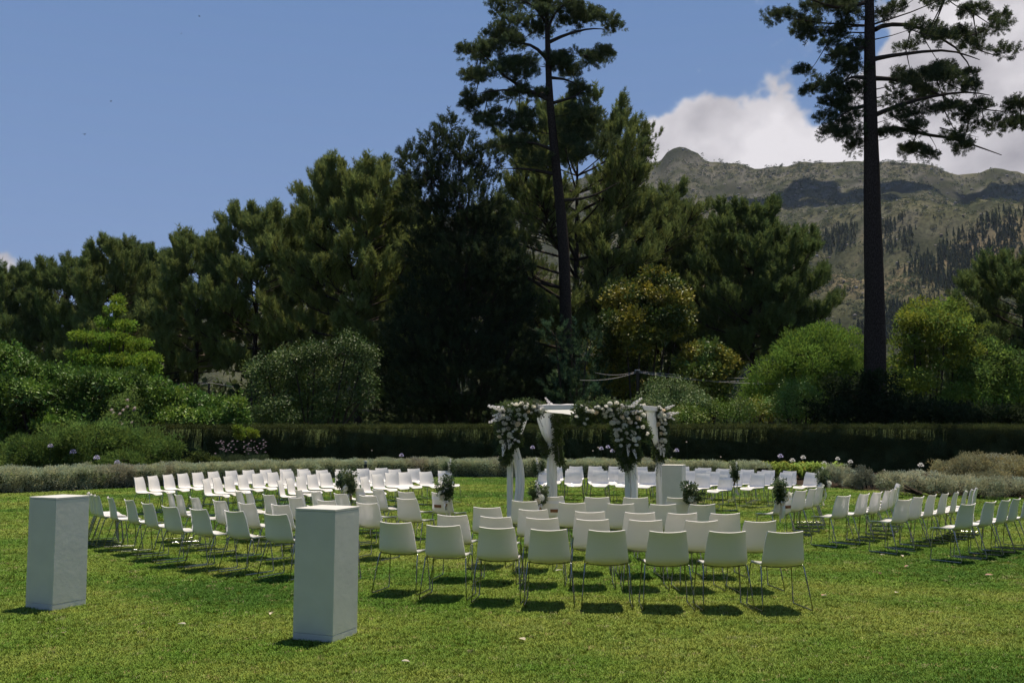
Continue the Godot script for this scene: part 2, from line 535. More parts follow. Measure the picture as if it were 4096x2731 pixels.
func mountain() -> void:
	hill_noise.seed = 31
	hill_noise.frequency = 0.0028
	hill_noise.fractal_octaves = 4
	hill_fine.seed = 5
	hill_fine.frequency = 0.016
	hill_fine.fractal_octaves = 5
	var st := begin()
	var na := 340
	var nd := 110
	var a0 := -60.0
	var a1 := 62.0
	var pts := PackedVector3Array()
	for i in na + 1:
		var az := deg_to_rad(lerpf(a0, a1, float(i) / na))
		for j in nd + 1:
			var t := float(j) / nd
			var d := lerpf(320.0, 2350.0, pow(t, 1.15))
			var x := sin(az) * d
			var z := -cos(az) * d
			pts.append(Vector3(x, hill_height(x, z), z))
	var tone := FastNoiseLite.new()
	tone.seed = 77
	tone.frequency = 0.006
	tone.fractal_octaves = 5
	for i in na + 1:
		for j in nd + 1:
			var k := i * (nd + 1) + j
			var p := pts[k]
			var q := pts[mini(k + 1, pts.size() - 1)] if j < nd else pts[k - 1]
			var steep := absf(q.y - p.y) / maxf(Vector2(q.x - p.x, q.z - p.z).length(), 1.0)
			var v := tone.get_noise_2d(p.x, p.z)
			var f := hill_fine.get_noise_2d(p.x * 2.5, p.z * 2.5)
			var hi := clampf(p.y / 480.0, 0.0, 1.0)
			var c := Color(0.074, 0.086, 0.050).lerp(Color(0.122, 0.124, 0.076), clampf(0.5 + v * 1.6, 0.0, 1.0))
			c = c.lerp(Color(0.23, 0.185, 0.12), clampf(1.0 - absf(hi - 0.36) * 7.0, 0.0, 1.0) * clampf(0.35 + v * 2.2 + f, 0.0, 1.0))
			c = c.lerp(Color(0.19, 0.185, 0.18), clampf((steep - 0.42) * 2.5 + f * 1.3, 0.0, 1.0) * clampf(hi * 2.0 - 0.6, 0.0, 1.0) * 0.85)
			c = c.lerp(Color(0.035, 0.042, 0.026), clampf(-v * 3.0 - 0.35, 0.0, 0.75))
			st.set_color(c)
			st.add_vertex(p)
	for i in na:
		for j in nd:
			var k := i * (nd + 1) + j
			for q in [k, k + 1, k + nd + 2, k, k + nd + 2, k + nd + 1]:
				st.add_index(q)
	st.generate_normals()
	var hm := mat(Color.WHITE, 1.0, 0.1)
	hm.vertex_color_use_as_albedo = true
	hm.albedo_texture = noise_tex(0.05, Color(0.5, 0.5, 0.5), Color(1.15, 1.12, 1.05), 1024, 5, 41)
	hm.uv1_triplanar = true
	hm.uv1_world_triplanar = true
	hm.uv1_scale = Vector3(0.004, 0.004, 0.004)
	tag(part("mountain", st.commit(), hm, self), "rocky brown and green mountain ridge beyond the trees", "", "", "structure")
	# shrubs, pine plantations and boulders on its slopes
	var bx := []
	var bc := []
	var tx := []
	var tc := []
	var rx := []
	var rc := []
	for i in 46000:
		var az := deg_to_rad(r(-12, 40))
		var d := lerpf(340.0, 1880.0, pow(rng.randf(), 0.8))
		var p := Vector3(sin(az) * d, 0, -cos(az) * d)
		p.y = hill_height(p.x, p.z)
		var v := tone.get_noise_2d(p.x, p.z)
		var w := hill_noise.get_noise_2d(p.x * 1.7 + 900.0, p.z * 1.7)
		if w > 0.12 and p.y < 235.0 and d > 480.0 and rng.randf() < (w - 0.10) * 4.5:
			for q in 2:
				var o := p + Vector3(r(-9, 9), 0, r(-9, 9))
				o.y = hill_height(o.x, o.z)
				var s := r(2.2, 6.0)
				tx.append(Transform3D(Basis.from_euler(Vector3(0, r(0, 6.28), 0)).scaled(Vector3(s * 0.62, s * 1.05, s * 0.62)), o))
				tc.append(tinted(Color(0.050, 0.066, 0.034), 0.4))
		elif rng.randf() < 0.07 + 0.12 * clampf(v, 0.0, 1.0) and p.y > 70.0:
			var s := r(0.6, 2.0) * r(0.7, 1.3) * (0.6 + d / 2400.0)
			rx.append(Transform3D(Basis.from_euler(Vector3(r(0, 6), r(0, 6), r(0, 6))).scaled(Vector3(s, s * 0.7, s * 0.9)), p))
			rc.append(tinted(Color(0.20, 0.18, 0.16), 0.25))
		elif rng.randf() < 0.6 + v * 1.4:
			var s := r(1.2, 3.2) * (0.55 + d / 2600.0) * (1.3 if p.y < 150 else 0.9)
			bx.append(Transform3D(Basis.from_euler(Vector3(0, r(0, 6.28), 0)).scaled(Vector3(s, s * 0.8, s)), p + Vector3(0, s * 0.3, 0)))
			bc.append(tinted(Color(0.062, 0.078, 0.040), 0.35))
	# two cumulus clouds overhead, above the frame, whose shade lies on the ridge
	for a in [[31.0, 1990.0, 1350.0, 330.0, 90.0, 170.0], [19.0, 1900.0, 1350.0, 130.0, 50.0, 100.0]]:
		var ca := deg_to_rad(a[0])
		var cs := begin()
		var cn := FastNoiseLite.new()
		cn.seed = 8
		cn.frequency = 1.7
		for lump in 15:
			var lc := Vector3(r(-1, 1) * a[3], r(-0.4, 0.4) * a[4], r(-1, 1) * a[5])
			var ls := Vector3(a[3], a[4], a[5]) * r(0.18, 0.42)
			var grid := []
			for i in 13:
				var row := []
				for j in 25:
					var th := PI * i / 12.0
					var ph := TAU * (j % 24) / 24.0
					var u := Vector3(sin(th) * cos(ph), cos(th), sin(th) * sin(ph))
					row.append(lc + u * ls * (0.8 + 0.7 * cn.get_noise_3dv(u * 1.4 + lc)))
				grid.append(row)
			for i in 12:
				for j in 24:
					quad(cs, grid[i][j], grid[i][j + 1], grid[i + 1][j + 1], grid[i + 1][j])
		tag(part("cloud", done(cs), mat(Color(0.85, 0.85, 0.86), 1.0, 0.0), self, Transform3D(Basis(), Vector3(sin(ca) * a[1], a[2], -cos(ca) * a[1]))), "cumulus cloud above the photo's top edge that shades the %s" % ("right part of the ridge" if a[0] > 25.0 else "ridge beside the thick trunk"), "", "", "structure")
	tag(scatter("hillside_scrub", leaf_clump(26, 0.75, 0.28), M.leaf, self, bx, bc), "scrub bushes scattered over the mountain slopes", "scrub", "", "stuff")
	tag(scatter("hillside_plantation", far_conifer(), M.leaf, self, tx, tc), "dark pine plantations on the lower mountain slopes", "forest", "", "stuff")
	var bo := SphereMesh.new()
	bo.radial_segments = 7
	bo.rings = 4
	bo.radius = 1.0
	bo.height = 2.0
	var rock := mat(Color.WHITE, 1.0, 0.1)
	rock.vertex_color_use_as_albedo = true
	tag(scatter("hillside_boulders", bo, rock, self, rx, rc), "grey boulders scattered over the mountain slopes", "boulders", "", "stuff")

func far_conifer() -> ArrayMesh:
	var st := begin()
	st.set_smooth_group(-1)
	for i in 40:
		var t := pow(rng.randf(), 0.8)
		var a := r(0, TAU)
		var rad := (1.0 - t) * 0.75 + 0.06
		var p := Vector3(0, t * 1.9, 0)
		var d := Vector3(cos(a) * rad, -0.1, sin(a) * rad)
		var s := Vector3(-sin(a), 0.3, cos(a)) * 0.22
		tri(st, p + Vector3(0, 0.25, 0), p + d - s, p + d + s)
	return done(st)

# ---------------------------------------------------------------- trees and shrubs
var shoot: ArrayMesh
var fine_shoot: ArrayMesh
var clump_small: ArrayMesh
var clump_round: ArrayMesh
var clump_long: ArrayMesh

func make_clumps() -> void:
	shoot = needle_shoot(30, 0.58, 0.036)
	fine_shoot = needle_shoot(30, 0.85, 0.034)
	clump_small = leaf_clump(30, 0.34, 0.11, 0.2)
	clump_round = leaf_clump(22, 0.55, 0.20, 0.3)
	clump_long = leaf_clump(26, 0.70, 0.10, 0.5)

# a pine grown from whorls of upturned branches
func pine(label: String, base: Vector3, high: float, wide: float, lo: float, full: float, tint: Color, seedn: int, lean := 0.0, bare := 6) -> Node3D:
	rng.seed = seedn
	var t := thing("pine_tree", label, "tree", base, 0.0, "pines beyond the hedge")
	var tr := begin()
	var path := []
	var rad := []
	var r0 := high * 0.0165
	for i in 9:
		var f := i / 8.0
		path.append(Vector3(lean * f * f * high + sin(f * 5.0 + seedn) * 0.12 * f, f * high * 0.97 - 0.1, cos(f * 4.0 + seedn) * 0.15 * f))
		rad.append(r0 * (1.0 - f * 0.9) * (1.25 if i == 0 else 1.0))
	tube(tr, path, rad, 10)
	part("trunk", done(tr), M.bark, t)
	var br := begin()
	var xfs := []
	var cols := []
	var y := lo * high
	var spacing := high / 21.0
	while y < high * 0.965:
		var f := (y - lo * high) / (high * (1.0 - lo))
		var shape := pow(1.0 - pow(f, 1.9) * 0.97, 0.62) * minf(1.0, 0.66 + f * 1.6)
		var k := 4 + (rng.randi() % 2)
		var a0 := r(0, TAU)
		for b in k:
			var az := a0 + TAU * b / k + r(-0.35, 0.35)
			var ln := wide * shape * r(0.68, 1.12)
			if ln < 0.4: ln = 0.4
			var g := clampf(y / (high * 0.97), 0.0, 1.0)
			var p0: Vector3 = path[mini(int(g * 8.0), 8)].lerp(path[mini(int(g * 8.0) + 1, 8)], g * 8.0 - int(g * 8.0))
			var out := Vector3(cos(az), 0, sin(az))
			var rise := lerpf(0.20, 0.95, f) + r(-0.12, 0.12)
			var p1 := p0 + out * ln * 0.45 + Vector3(0, ln * rise * 0.28, 0)
			var p2 := p0 + out * ln * 0.8 + Vector3(0, ln * rise * 0.62, 0)
			var p3 := p0 + out * ln + Vector3(0, ln * rise + 0.35, 0)
			var line := spline([p0, p1, p2, p3], 5)
			var bw := maxf(0.025, ln * 0.017)
			tube(br, line, [bw, bw * 0.85, bw * 0.7, bw * 0.55, bw * 0.4, bw * 0.2], 4, false)
			var tw := int(6.0 + ln * 3.0 * full)
			for q in tw:
				var s := r(0.34, 1.0)
				var c: Vector3 = line[int(s * 5.0)].lerp(line[mini(int(s * 5.0) + 1, 5)], s * 5.0 - int(s * 5.0))
				var sd := (out.rotated(Vector3.UP, r(-1.5, 1.5)) * 0.8 + Vector3(0, r(0.15, 0.9), 0)).normalized()
				var tl := ln * r(0.16, 0.34) * (1.15 - s * 0.45) + 0.25
				var e := c + sd * tl
				tube(br, [c, e], [bw * 0.35, bw * 0.12], 3, false)
				for m in 7:
					var w := c.lerp(e, r(0.25, 1.0)) + ball(0.26)
					var d := Vector3(0, 1.0, 0) * r(0.6, 1.2) + sd * 0.55 + ball(0.35)
					var sc := r(0.50, 0.82)
					xfs.append(Transform3D(facing(d, r(0, TAU), Vector3(sc, sc * r(0.9, 1.25), sc)), w))
					cols.append(tinted(tint, 0.25))
			for m in 3:
				xfs.append(Transform3D(facing(Vector3(0, 1, 0) + out * 0.3 + ball(0.3), r(0, TAU), Vector3.ONE * r(0.8, 1.15)), p3 + ball(0.2)))
				cols.append(tinted(tint, 0.25))
		y += spacing * r(0.75, 1.25)
	for m in 10:
		xfs.append(Transform3D(facing(Vector3(0, 1, 0) + ball(0.5), r(0, TAU), Vector3.ONE * r(0.8, 1.2)), path[8] + Vector3(r(-0.4, 0.4), r(-1.0, 0.4), r(-0.4, 0.4))))
		cols.append(tinted(tint, 0.25))
	# dead, bare branches under the crown
	for b in bare:
		var yy := r(0.16, lo + 0.22) * high
		var az := r(0, TAU)
		var ln := r(0.25, 0.6) * wide
		var g := yy / (high * 0.97)
		var p0: Vector3 = path[int(g * 8.0)].lerp(path[mini(int(g * 8.0) + 1, 8)], g * 8.0 - int(g * 8.0))
		var out := Vector3(cos(az), r(0.0, 0.5), sin(az))
		var e := p0 + out * ln
		var dead := begin()
		tube(dead, [p0, p0 + out * ln * 0.5 + Vector3(0, -0.15, 0), e], [0.07, 0.05, 0.015], 4, false)
		for q in 3:
			var c := p0.lerp(e, r(0.35, 0.9))
			tube(dead, [c, c + (out.rotated(Vector3.UP, r(-1.2, 1.2)) + Vector3(0, r(-0.2, 0.5), 0)) * ln * 0.35], [0.03, 0.008], 3, false)
		part("bare_branch", done(dead), M.bare, t)
	part("limb", done(br), M.twig, t)
	scatter("crown", shoot, M.needle, t, xfs, cols)
	return t

# an open pine whose foliage hangs in the given pads: [x, y, half width, half height] measured in the photograph, at the tree's depth
func pad_pine(label: String, trunk: Array, rad: Array, depth: float, pads: Array, boughs: Array, ox: float, sc: float, size: float, dense: float, tint: Color, seedn: int) -> void:
	rng.seed = seedn
	var px := depth / F
	var base: Vector3 = trunk[0]
	var t := thing("tall_pine_tree", label, "tree", base)
	var path := []
	for p in trunk: path.append(p - base)
	var line := spline(path, 18)
	var rr := []
	for i in 19:
		var f := i / 18.0 * (rad.size() - 1)
		rr.append(lerpf(rad[int(f)], rad[mini(int(f) + 1, rad.size() - 1)], f - int(f)) * r(0.97, 1.03))
	var st := begin()
	tube(st, line, rr, 14)
	part("trunk", done(st), M.bark, t)
	var br := begin()
	for b in boughs:
		var q := []
		for k in range(0, b.size(), 2):
			var w := at(ox + b[k] * sc, b[k + 1] * sc, depth) - base
			q.append(w + Vector3(0, 0, (k * 0.22 if k > 0 else 0.0) * (1.0 if int(b[1]) % 2 == 0 else -1.0)))
		var s := spline(q, 8)
		var w0: float = (0.11 + 0.006 * q[0].distance_to(q[-1])) * (1.0 if absf(q[0].x - (line[9] as Vector3).x) < 1.6 else 0.35)
		var ws := []
		for k in 9: ws.append(w0 * (1.0 - k * 0.108))
		tube(br, s, ws, 6, false)
	var xfs := []
	var cols := []
	var made := []
	for p in pads:
		var rx: float = p[2] * sc * px * 1.08
		var ry: float = p[3] * sc * px
		var c := at(ox + p[0] * sc, p[1] * sc, depth) - base
		var off := c.x - (line[9] as Vector3).x
		c.z += r(-0.7, 0.7) * clampf(absf(off) * 0.9, 0.8, 3.0)
		# a limb from the trunk, leaving it below the pad
		var best := Vector3.ZERO
		var want := c.y - absf(off) * 0.22
		for k in 60:
			var f := k / 59.0 * 17.99
			var v: Vector3 = line[int(f)].lerp(line[int(f) + 1], f - int(f))
			if absf(v.y - want) < absf(best.y - want): best = v
		for e in made:
			if absf(e.x - line[9].x) < absf(off) and e.distance_to(c) < best.distance_to(c) and e.distance_to(c) > 0.2: best = e
		made.append(c)
		var mid := best.lerp(c, 0.55) + Vector3(0, -0.1 * absf(off) * 0.3, 0)
		var bw := clampf(0.02 + 0.010 * best.distance_to(c), 0.02, 0.06)
		tube(br, spline([best, mid, c], 4), [bw, bw * 0.8, bw * 0.6, bw * 0.45, bw * 0.3], 4, false)
		var subs := int(3.0 + rx * ry * 5.5)
		for q in subs:
			var u := ball()
			var o := Vector3(u.x * rx, u.y * ry * 0.8, u.z * rx * 0.8)
			var sr := r(0.24, 0.46)
			tube(br, [c + o * 0.05, c + o], [bw * 0.35, 0.012], 3, false)
			for k in int(dense * r(0.6, 1.3)):
				var e := ball()
				var w := o + Vector3(e.x, e.y * 0.55 + 0.1, e.z) * sr
				var d := Vector3(0, 0.7, 0) + e * 1.1 + u * 0.3
				var s := size * r(0.7, 1.15)
				xfs.append(Transform3D(facing(d, r(0, TAU), Vector3(s, s, s)), c + w))
				cols.append(tinted(tint, 0.25))
	part("limb", done(br), M.twig, t)
	scatter("crown", fine_shoot, M.needle, t, xfs, cols)

# a leafy tree or shrub: pads [x, y, half width, half height, (depth shift)] in the photograph's measure at that depth
func leafy(called: String, label: String, category: String, depth: float, pads: Array, clump: ArrayMesh, m: Material, size: float, dense: float, tint: Color, tip: Color, seedn: int, stems := 5, group := "", deep := 0.9) -> Node3D:
	rng.seed = seedn
	var px := depth / F
	var cx := 0.0
	for p in pads: cx += p[0] / pads.size()
	var base := at(cx, 1800, depth)
	base.y = -0.03
	var t := thing(called, label, category, base, 0.0, group)
	var xfs := []
	var cols := []
	var st := begin()
	var growth := FastNoiseLite.new()
	growth.seed = seedn
	growth.frequency = 0.5
	for p in pads:
		var rx: float = p[2] * px
		var ry: float = p[3] * px
		var c := at(p[0], p[1], depth + (p[4] if p.size() > 4 else r(-1.0, 1.0))) - base
		var n := int(dense * (rx * ry + rx * rx * 0.5 + 0.15) / (size * size))
		var rot := r(0, TAU)
		for k in n:
			var u := ball()
			var l := u.length()
			u = u / maxf(l, 0.01) * pow(l, 0.45)
			# lumpy outline
			u *= 0.82 + 0.24 * sin(u.x * 5.0 + rot) * cos(u.z * 4.0 + rot * 2.0) + 0.12 * sin(u.y * 9.0 + rot)
			var o := Vector3(u.x * rx, u.y * ry, u.z * rx * deep)
			var w := c + o
			if w.y < 0.05: continue
			var s := size * r(0.7, 1.2)
			xfs.append(Transform3D(facing(Vector3(0, 0.8, 0) + u + ball(0.6), r(0, TAU), Vector3.ONE * s), w))
			var fresh := clampf(growth.get_noise_3dv(w + base) * 2.4 + r(-0.1, 0.7), 0.0, 1.0) if tip != tint else 0.0
			cols.append(tinted(tint.lerp(tip, fresh), 0.36))
			if k % 40 == 0:
				tube(st, [Vector3(c.x * 0.6 + o.x * 0.3, maxf(c.y - ry, 0.0), c.z * 0.6), c + o * 0.4, c + o], [0.035, 0.025, 0.01], 3, false)
		if stems > 0:
			var g := Vector3(c.x * 0.35 + r(-0.3, 0.3), 0, c.z * 0.5)
			tube(st, spline([g, g.lerp(c, 0.5) + ball(0.2), c], 4), [0.10, 0.08, 0.06, 0.05, 0.03], 5, false)
	part("stems", done(st), M.twig, t).set_meta("kind", "stuff")
	scatter("foliage", clump, m, t, xfs, cols)
	return t

# a clipped hedge along a line on the ground
func hedge(called: String, label: String, line: Array, high: float, deep: float, clump: ArrayMesh, size: float, per_m2: float, tint: Color, tip: Color, m: Material, rough: float, seedn: int, patch := Color(0, 0, 0, 0)) -> void:
	rng.seed = seedn
	var t := thing(called, label, "hedge", Vector3(line[0][0], 0, line[0][1]))
	var o := t.position
	var n := FastNoiseLite.new()
	n.seed = seedn
	n.frequency = 0.9
	var pn := FastNoiseLite.new()
	pn.seed = seedn + 1
	pn.frequency = 0.22
	var st := begin()
	var xfs := []
	var cols := []
	for k in line.size() - 1:
		var a := Vector3(line[k][0], 0, line[k][1])
		var b := Vector3(line[k + 1][0], 0, line[k + 1][1])
		var d := (b - a).normalized()
		var side := Vector3(-d.z, 0, d.x)
		var ln := a.distance_to(b)
		var in_h := high - size * 0.8
		var dw := deep * 0.5 - size * 0.7
		var c := [a - side * dw, a + side * dw, b + side * dw, b - side * dw]
		for e in 4: c[e] = c[e] - o - Vector3(0, 0.03, 0)
		var up := Vector3(0, in_h, 0)
		quad(st, c[0], c[0] + up, c[3] + up, c[3])
		quad(st, c[2], c[2] + up, c[1] + up, c[1])
		quad(st, c[0] + up, c[1] + up, c[2] + up, c[3] + up)
		for q in int(ln * (high * 2.0 + deep) * per_m2):
			var s := r(-0.02, ln + 0.02)
			var f := r(0, high * 2.0 + deep)
			var p := a + d * s
			var nrm := side
			if f < high: p += side * deep * 0.5 + Vector3(0, f, 0)
			elif f < high + deep:
				p += side * (deep * 0.5 - (f - high)) + Vector3(0, high, 0)
				nrm = Vector3.UP
			else:
				p += -side * deep * 0.5 + Vector3(0, f - high - deep, 0)
				nrm = -side
			p += nrm * (n.get_noise_3d(p.x, p.y, p.z) * rough + r(-0.10, 0.03) * (size * 4.0))
			if p.y < 0.0: continue
			xfs.append(Transform3D(facing(nrm + Vector3(0, 0.5, 0) + ball(0.7), r(0, TAU), Vector3.ONE * size * r(0.7, 1.25)), p - o))
			var tc := tint.lerp(tip, 0.6 if rng.randf() < 0.14 else 0.0)
			if patch.a > 0.0:
				tc = tc.lerp(Color(patch.r, patch.g, patch.b), clampf(pn.get_noise_2d(p.x, p.z) * 3.2 - 0.1, 0.0, 0.85))
			cols.append(tinted(tc, 0.38))
	part("inner_branches", done(st), M.core, t)
	scatter("foliage", clump, m, t, xfs, cols)

func trees() -> void:
	var g := Color(0.130, 0.178, 0.058)
	var gy := Color(0.160, 0.205, 0.066)
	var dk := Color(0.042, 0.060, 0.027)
	# [px of trunk, px of top, depth, half width px, crown start, fullness, tint, label, lean, bare]
	var list := [
		[40, 1060, 82.0, 160, 0.30, 1.0, g, "leftmost pine of the row, cut by the photo's edge", 0.0, 3],
		[245, 1035, 80.0, 200, 0.42, 1.2, g, "round-headed pine, second from left, sky showing under its crown", 0.0, 4],
		[440, 950, 76.0, 190, 0.30, 1.2, gy, "pine behind the tiered pale green tree, third from left", 0.0, 4],
		[780, 925, 72.0, 200, 0.40, 1.2, gy, "slim pine with pale bare branches, fourth from left", -0.01, 14],
		[1010, 812, 70.0, 235, 0.36, 1.2, gy, "narrow upright pine, fifth from left, before the broad-crowned pine", 0.0, 12],
		[1430, 622, 66.0, 340, 0.28, 1.9, Color(0.185, 0.225, 0.070), "broad sunlit pine with spreading forked lower limbs", 0.0, 12],
		[620, 985, 86.0, 190, 0.2, 1.2, g, "pine filling the gap between the third and fourth of the row", 0.0, 3],
		[1200, 860, 84.0, 200, 0.15, 1.2, gy, "pine set back at the left of the broad sunlit pine", 0.0, 3],
		[1640, 850, 78.0, 220, 0.22, 1.0, g, "pine half hidden at the right of the broad sunlit pine", 0.0, 8],
		[2310, 385, 74.0, 480, 0.22, 1.9, Color(0.165, 0.205, 0.066), "huge wide pine standing behind the tall bare-trunked pine", 0.0, 10],
		[2640, 690, 80.0, 240, 0.15, 1.2, gy, "pine on the right shoulder of the huge wide pine", 0.0, 4],
		[2800, 815, 79.0, 200, 0.15, 1.0, gy, "pine in the row left of the twin-trunked pine", 0.0, 4],
		[3015, 790, 72.0, 240, 0.40, 1.15, g, "dark pine with two close trunks before the mountain", 0.0, 6],
		[3085, 905, 73.0, 250, 0.44, 1.1, g, "lower pine leaning right, its trunk against the mountain", 0.02, 4],
		[4120, 1025, 66.0, 300, 0.12, 1.0, g, "spreading pine at the right edge of the photo", 0.0, 2],
	]
	var sd := 101
	for a in list:
		var z: float = a[2]
		var base := at(a[0], 1723, z)
		base.y = -0.03
		var top := at(a[0], a[1], z)
		pine(a[7], base, top.y * 0.93, a[3] * z / F, a[4], a[5], a[6], sd, a[8], a[9])
		sd += 1
	# the dark, dense conifer left of the tall pine
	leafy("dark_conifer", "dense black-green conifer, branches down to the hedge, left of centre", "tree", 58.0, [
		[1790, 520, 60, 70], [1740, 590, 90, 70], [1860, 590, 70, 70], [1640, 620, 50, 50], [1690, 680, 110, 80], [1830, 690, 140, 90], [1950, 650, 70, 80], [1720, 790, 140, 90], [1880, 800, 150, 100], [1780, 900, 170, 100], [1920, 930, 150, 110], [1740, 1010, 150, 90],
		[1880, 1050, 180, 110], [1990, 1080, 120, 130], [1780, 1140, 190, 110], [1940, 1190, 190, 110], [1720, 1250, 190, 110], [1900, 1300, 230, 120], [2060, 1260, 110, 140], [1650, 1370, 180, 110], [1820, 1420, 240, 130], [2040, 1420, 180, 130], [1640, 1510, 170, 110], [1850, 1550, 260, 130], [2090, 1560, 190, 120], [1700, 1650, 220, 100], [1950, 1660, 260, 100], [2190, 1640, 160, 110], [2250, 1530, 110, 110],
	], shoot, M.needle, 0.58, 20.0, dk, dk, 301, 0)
	leafy("young_pine", "small blue-green young pine under the tall bare trunk", "tree", 55.0, [[2220, 1330, 70, 70], [2350, 1370, 60, 90], [2300, 1440, 100, 80], [2390, 1520, 60, 60], [2280, 1560, 130, 90], [2370, 1620, 90, 80]], shoot, M.needle, 0.6, 9.0, Color(0.045, 0.080, 0.040), Color(0.065, 0.115, 0.06), 302)
	# the two tall pines
	var p0 := [[900, 50, 110, 60], [1020, 20, 120, 50], [1160, 30, 120, 60], [1300, 40, 120, 70], [1450, 80, 130, 90], [1200, 120, 110, 50], [1560, 200, 110, 50], [1640, 262, 60, 30], [1480, 140, 110, 60], [1380, 170, 90, 60], [830, 262, 130, 60], [740, 240, 40, 40], [720, 305, 80, 60], [900, 230, 90, 60], [1000, 205, 110, 60], [1100, 215, 90, 50], [960, 290, 90, 40], [660, 440, 70, 40], [670, 525, 80, 50], [720, 490, 60, 40], [800, 400, 80, 30], [950, 370, 90, 50], [1080, 430, 80, 50], [1040, 380, 80, 40], [1250, 430, 60, 60], [1300, 390, 60, 40], [1450, 370, 110, 40], [1560, 400, 110, 45], [1540, 450, 80, 40], [1380, 490, 70, 30], [1300, 470, 60, 40],
		[990, 510, 90, 60], [1060, 555, 80, 50], [930, 530, 70, 40], [820, 590, 70, 50], [960, 625, 60, 30], [690, 680, 60, 45], [780, 690, 80, 45], [650, 750, 60, 40], [740, 765, 40, 35], [1420, 610, 60, 50], [1440, 650, 50, 40], [1010, 660, 60, 30], [1160, 670, 60, 40], [900, 790, 110, 50], [840, 870, 100, 60], [1000, 830, 110, 60], [1060, 900, 100, 70], [900, 950, 110, 60], [1420, 800, 110, 60], [1500, 860, 110, 60], [1380, 900, 90, 60], [1560, 950, 100, 60], [1420, 1000, 110, 60], [1020, 1010, 120, 70], [1450, 1110, 110, 70], [1100, 1130, 100, 60]]
	var b0 := [[1205, 690, 1060, 640, 900, 560, 800, 470, 700, 400], [1195, 660, 1000, 650, 880, 660, 720, 700], [1205, 420, 1100, 340, 920, 320, 800, 350], [1200, 300, 1330, 260, 1480, 240, 1600, 260], [1215, 540, 1320, 570, 1400, 620], [1200, 250, 1240, 130, 1330, 60, 1420, 40], [1195, 160, 1100, 60, 960, 20], [1230, 720, 1380, 690, 1440, 660], [1230, 1040, 1100, 1010, 950, 1020], [1240, 1210, 1050, 1190, 900, 1200], [1290, 1400, 1500, 1380, 1700, 1290]]
	pad_pine("tall pine with a long bare trunk rising above all others, centre", [at(2268, 1723, 62) * Vector3(1, 0, 1), at(2264, 1400, 62), at(2259, 1100, 62), at(2247, 890, 62), at(2224, 660, 62), at(2200, 402, 62), at(2191, 172, 62), at(2187, 10, 62), at(2190, -150, 62)], [0.46, 0.40, 0.37, 0.34, 0.30, 0.24, 0.18, 0.12, 0.05], 62.0, p0, b0, 1500.0, 0.5739, 0.50, 34.0, Color(0.085, 0.115, 0.050), 201)
	var p1 := [[1430, 90, 110, 55], [1550, 110, 100, 50], [1700, 110, 110, 60], [1820, 160, 90, 50], [1880, 220, 50, 40], [1800, 330, 90, 50], [1860, 430, 50, 50], [1700, 230, 90, 40], [1450, 200, 120, 40], [1250, 250, 60, 25], [1330, 275, 60, 25], [1390, 350, 80, 35], [1620, 390, 60, 40], [1650, 450, 80, 45], [1720, 500, 50, 30], [1350, 490, 150, 35], [1550, 500, 100, 40], [1250, 570, 80, 30], [1400, 560, 130, 50], [1620, 560, 120, 50], [1250, 640, 150, 45], [1450, 640, 150, 60], [1700, 660, 110, 45], [1200, 715, 100, 45], [1620, 740, 110, 45], [1790, 760, 100, 45], [1940, 820, 90, 45], [2060, 860, 70, 50], [1680, 840, 130, 55], [1850, 870, 130, 55], [2000, 920, 100, 40], [1150, 840, 70, 35], [1300, 800, 110, 35], [1440, 820, 70, 35], [1130, 970, 60, 45], [1300, 950, 90, 45], [1330, 1020, 70, 45], [1450, 1000, 80, 35], [1600, 990, 80, 45], [1710, 1000, 60, 30], [1440, 1090, 40, 30], [1180, 60, 90, 50], [1100, 110, 50, 50], [2150, 900, 90, 60], [1980, 60, 60, 40],
		[380, 50, 60, 35], [480, 70, 70, 35], [600, 80, 90, 60], [640, 150, 70, 60], [620, 200, 35, 35], [750, 90, 130, 80], [880, 130, 110, 100], [800, 230, 120, 80], [900, 310, 80, 80], [720, 300, 50, 50], [640, 440, 55, 35], [720, 430, 70, 45], [820, 420, 110, 55], [900, 490, 80, 50], [660, 570, 35, 35], [760, 530, 80, 35], [740, 650, 60, 30], [830, 620, 100, 45], [920, 640, 60, 50], [760, 720, 80, 35], [700, 790, 50, 35], [830, 740, 110, 45], [780, 860, 60, 35], [870, 830, 80, 45], [760, 910, 40, 35], [900, 920, 55, 50], [840, 960, 60, 35], [920, 1010, 40, 30], [880, 20, 100, 60], [1010, -40, 200, 60], [700, -20, 120, 50], [1350, -30, 160, 50]]
	var b1 := [[1050, 205, 1150, 150, 1350, 130, 1550, 180, 1750, 280, 1870, 430], [1045, 410, 1200, 400, 1500, 395, 1700, 480], [1045, 545, 1250, 540, 1500, 600, 1650, 640], [1050, 800, 1200, 750, 1400, 710, 1600, 700, 1740, 740], [1075, 915, 1180, 878, 1300, 866, 1500, 890, 1700, 900, 1900, 940, 2100, 985], [970, 20, 880, 60, 740, 100, 560, 70, 400, 50], [965, 330, 860, 380, 740, 430, 640, 440], [965, 540, 860, 560, 740, 640], [965, 740, 860, 780, 740, 870], [1500, 890, 1600, 940, 1720, 990], [1300, 866, 1400, 960, 1440, 1090]]
	pad_pine("tall right-hand pine with a thick straight dark trunk and drooping boughs", [at(3505, 1723, 52) * Vector3(1, 0, 1), at(3502, 1480, 52), at(3500, 1200, 52), at(3492, 900, 52), at(3488, 650, 52), at(3482, 400, 52), at(3480, 150, 52), at(3480, -60, 52), at(3480, -420, 52)], [0.70, 0.58, 0.52, 0.46, 0.41, 0.35, 0.29, 0.22, 0.06], 52.0, p1, b1, 2900.0, 0.5739, 0.42, 38.0, Color(0.065, 0.088, 0.040), 202)

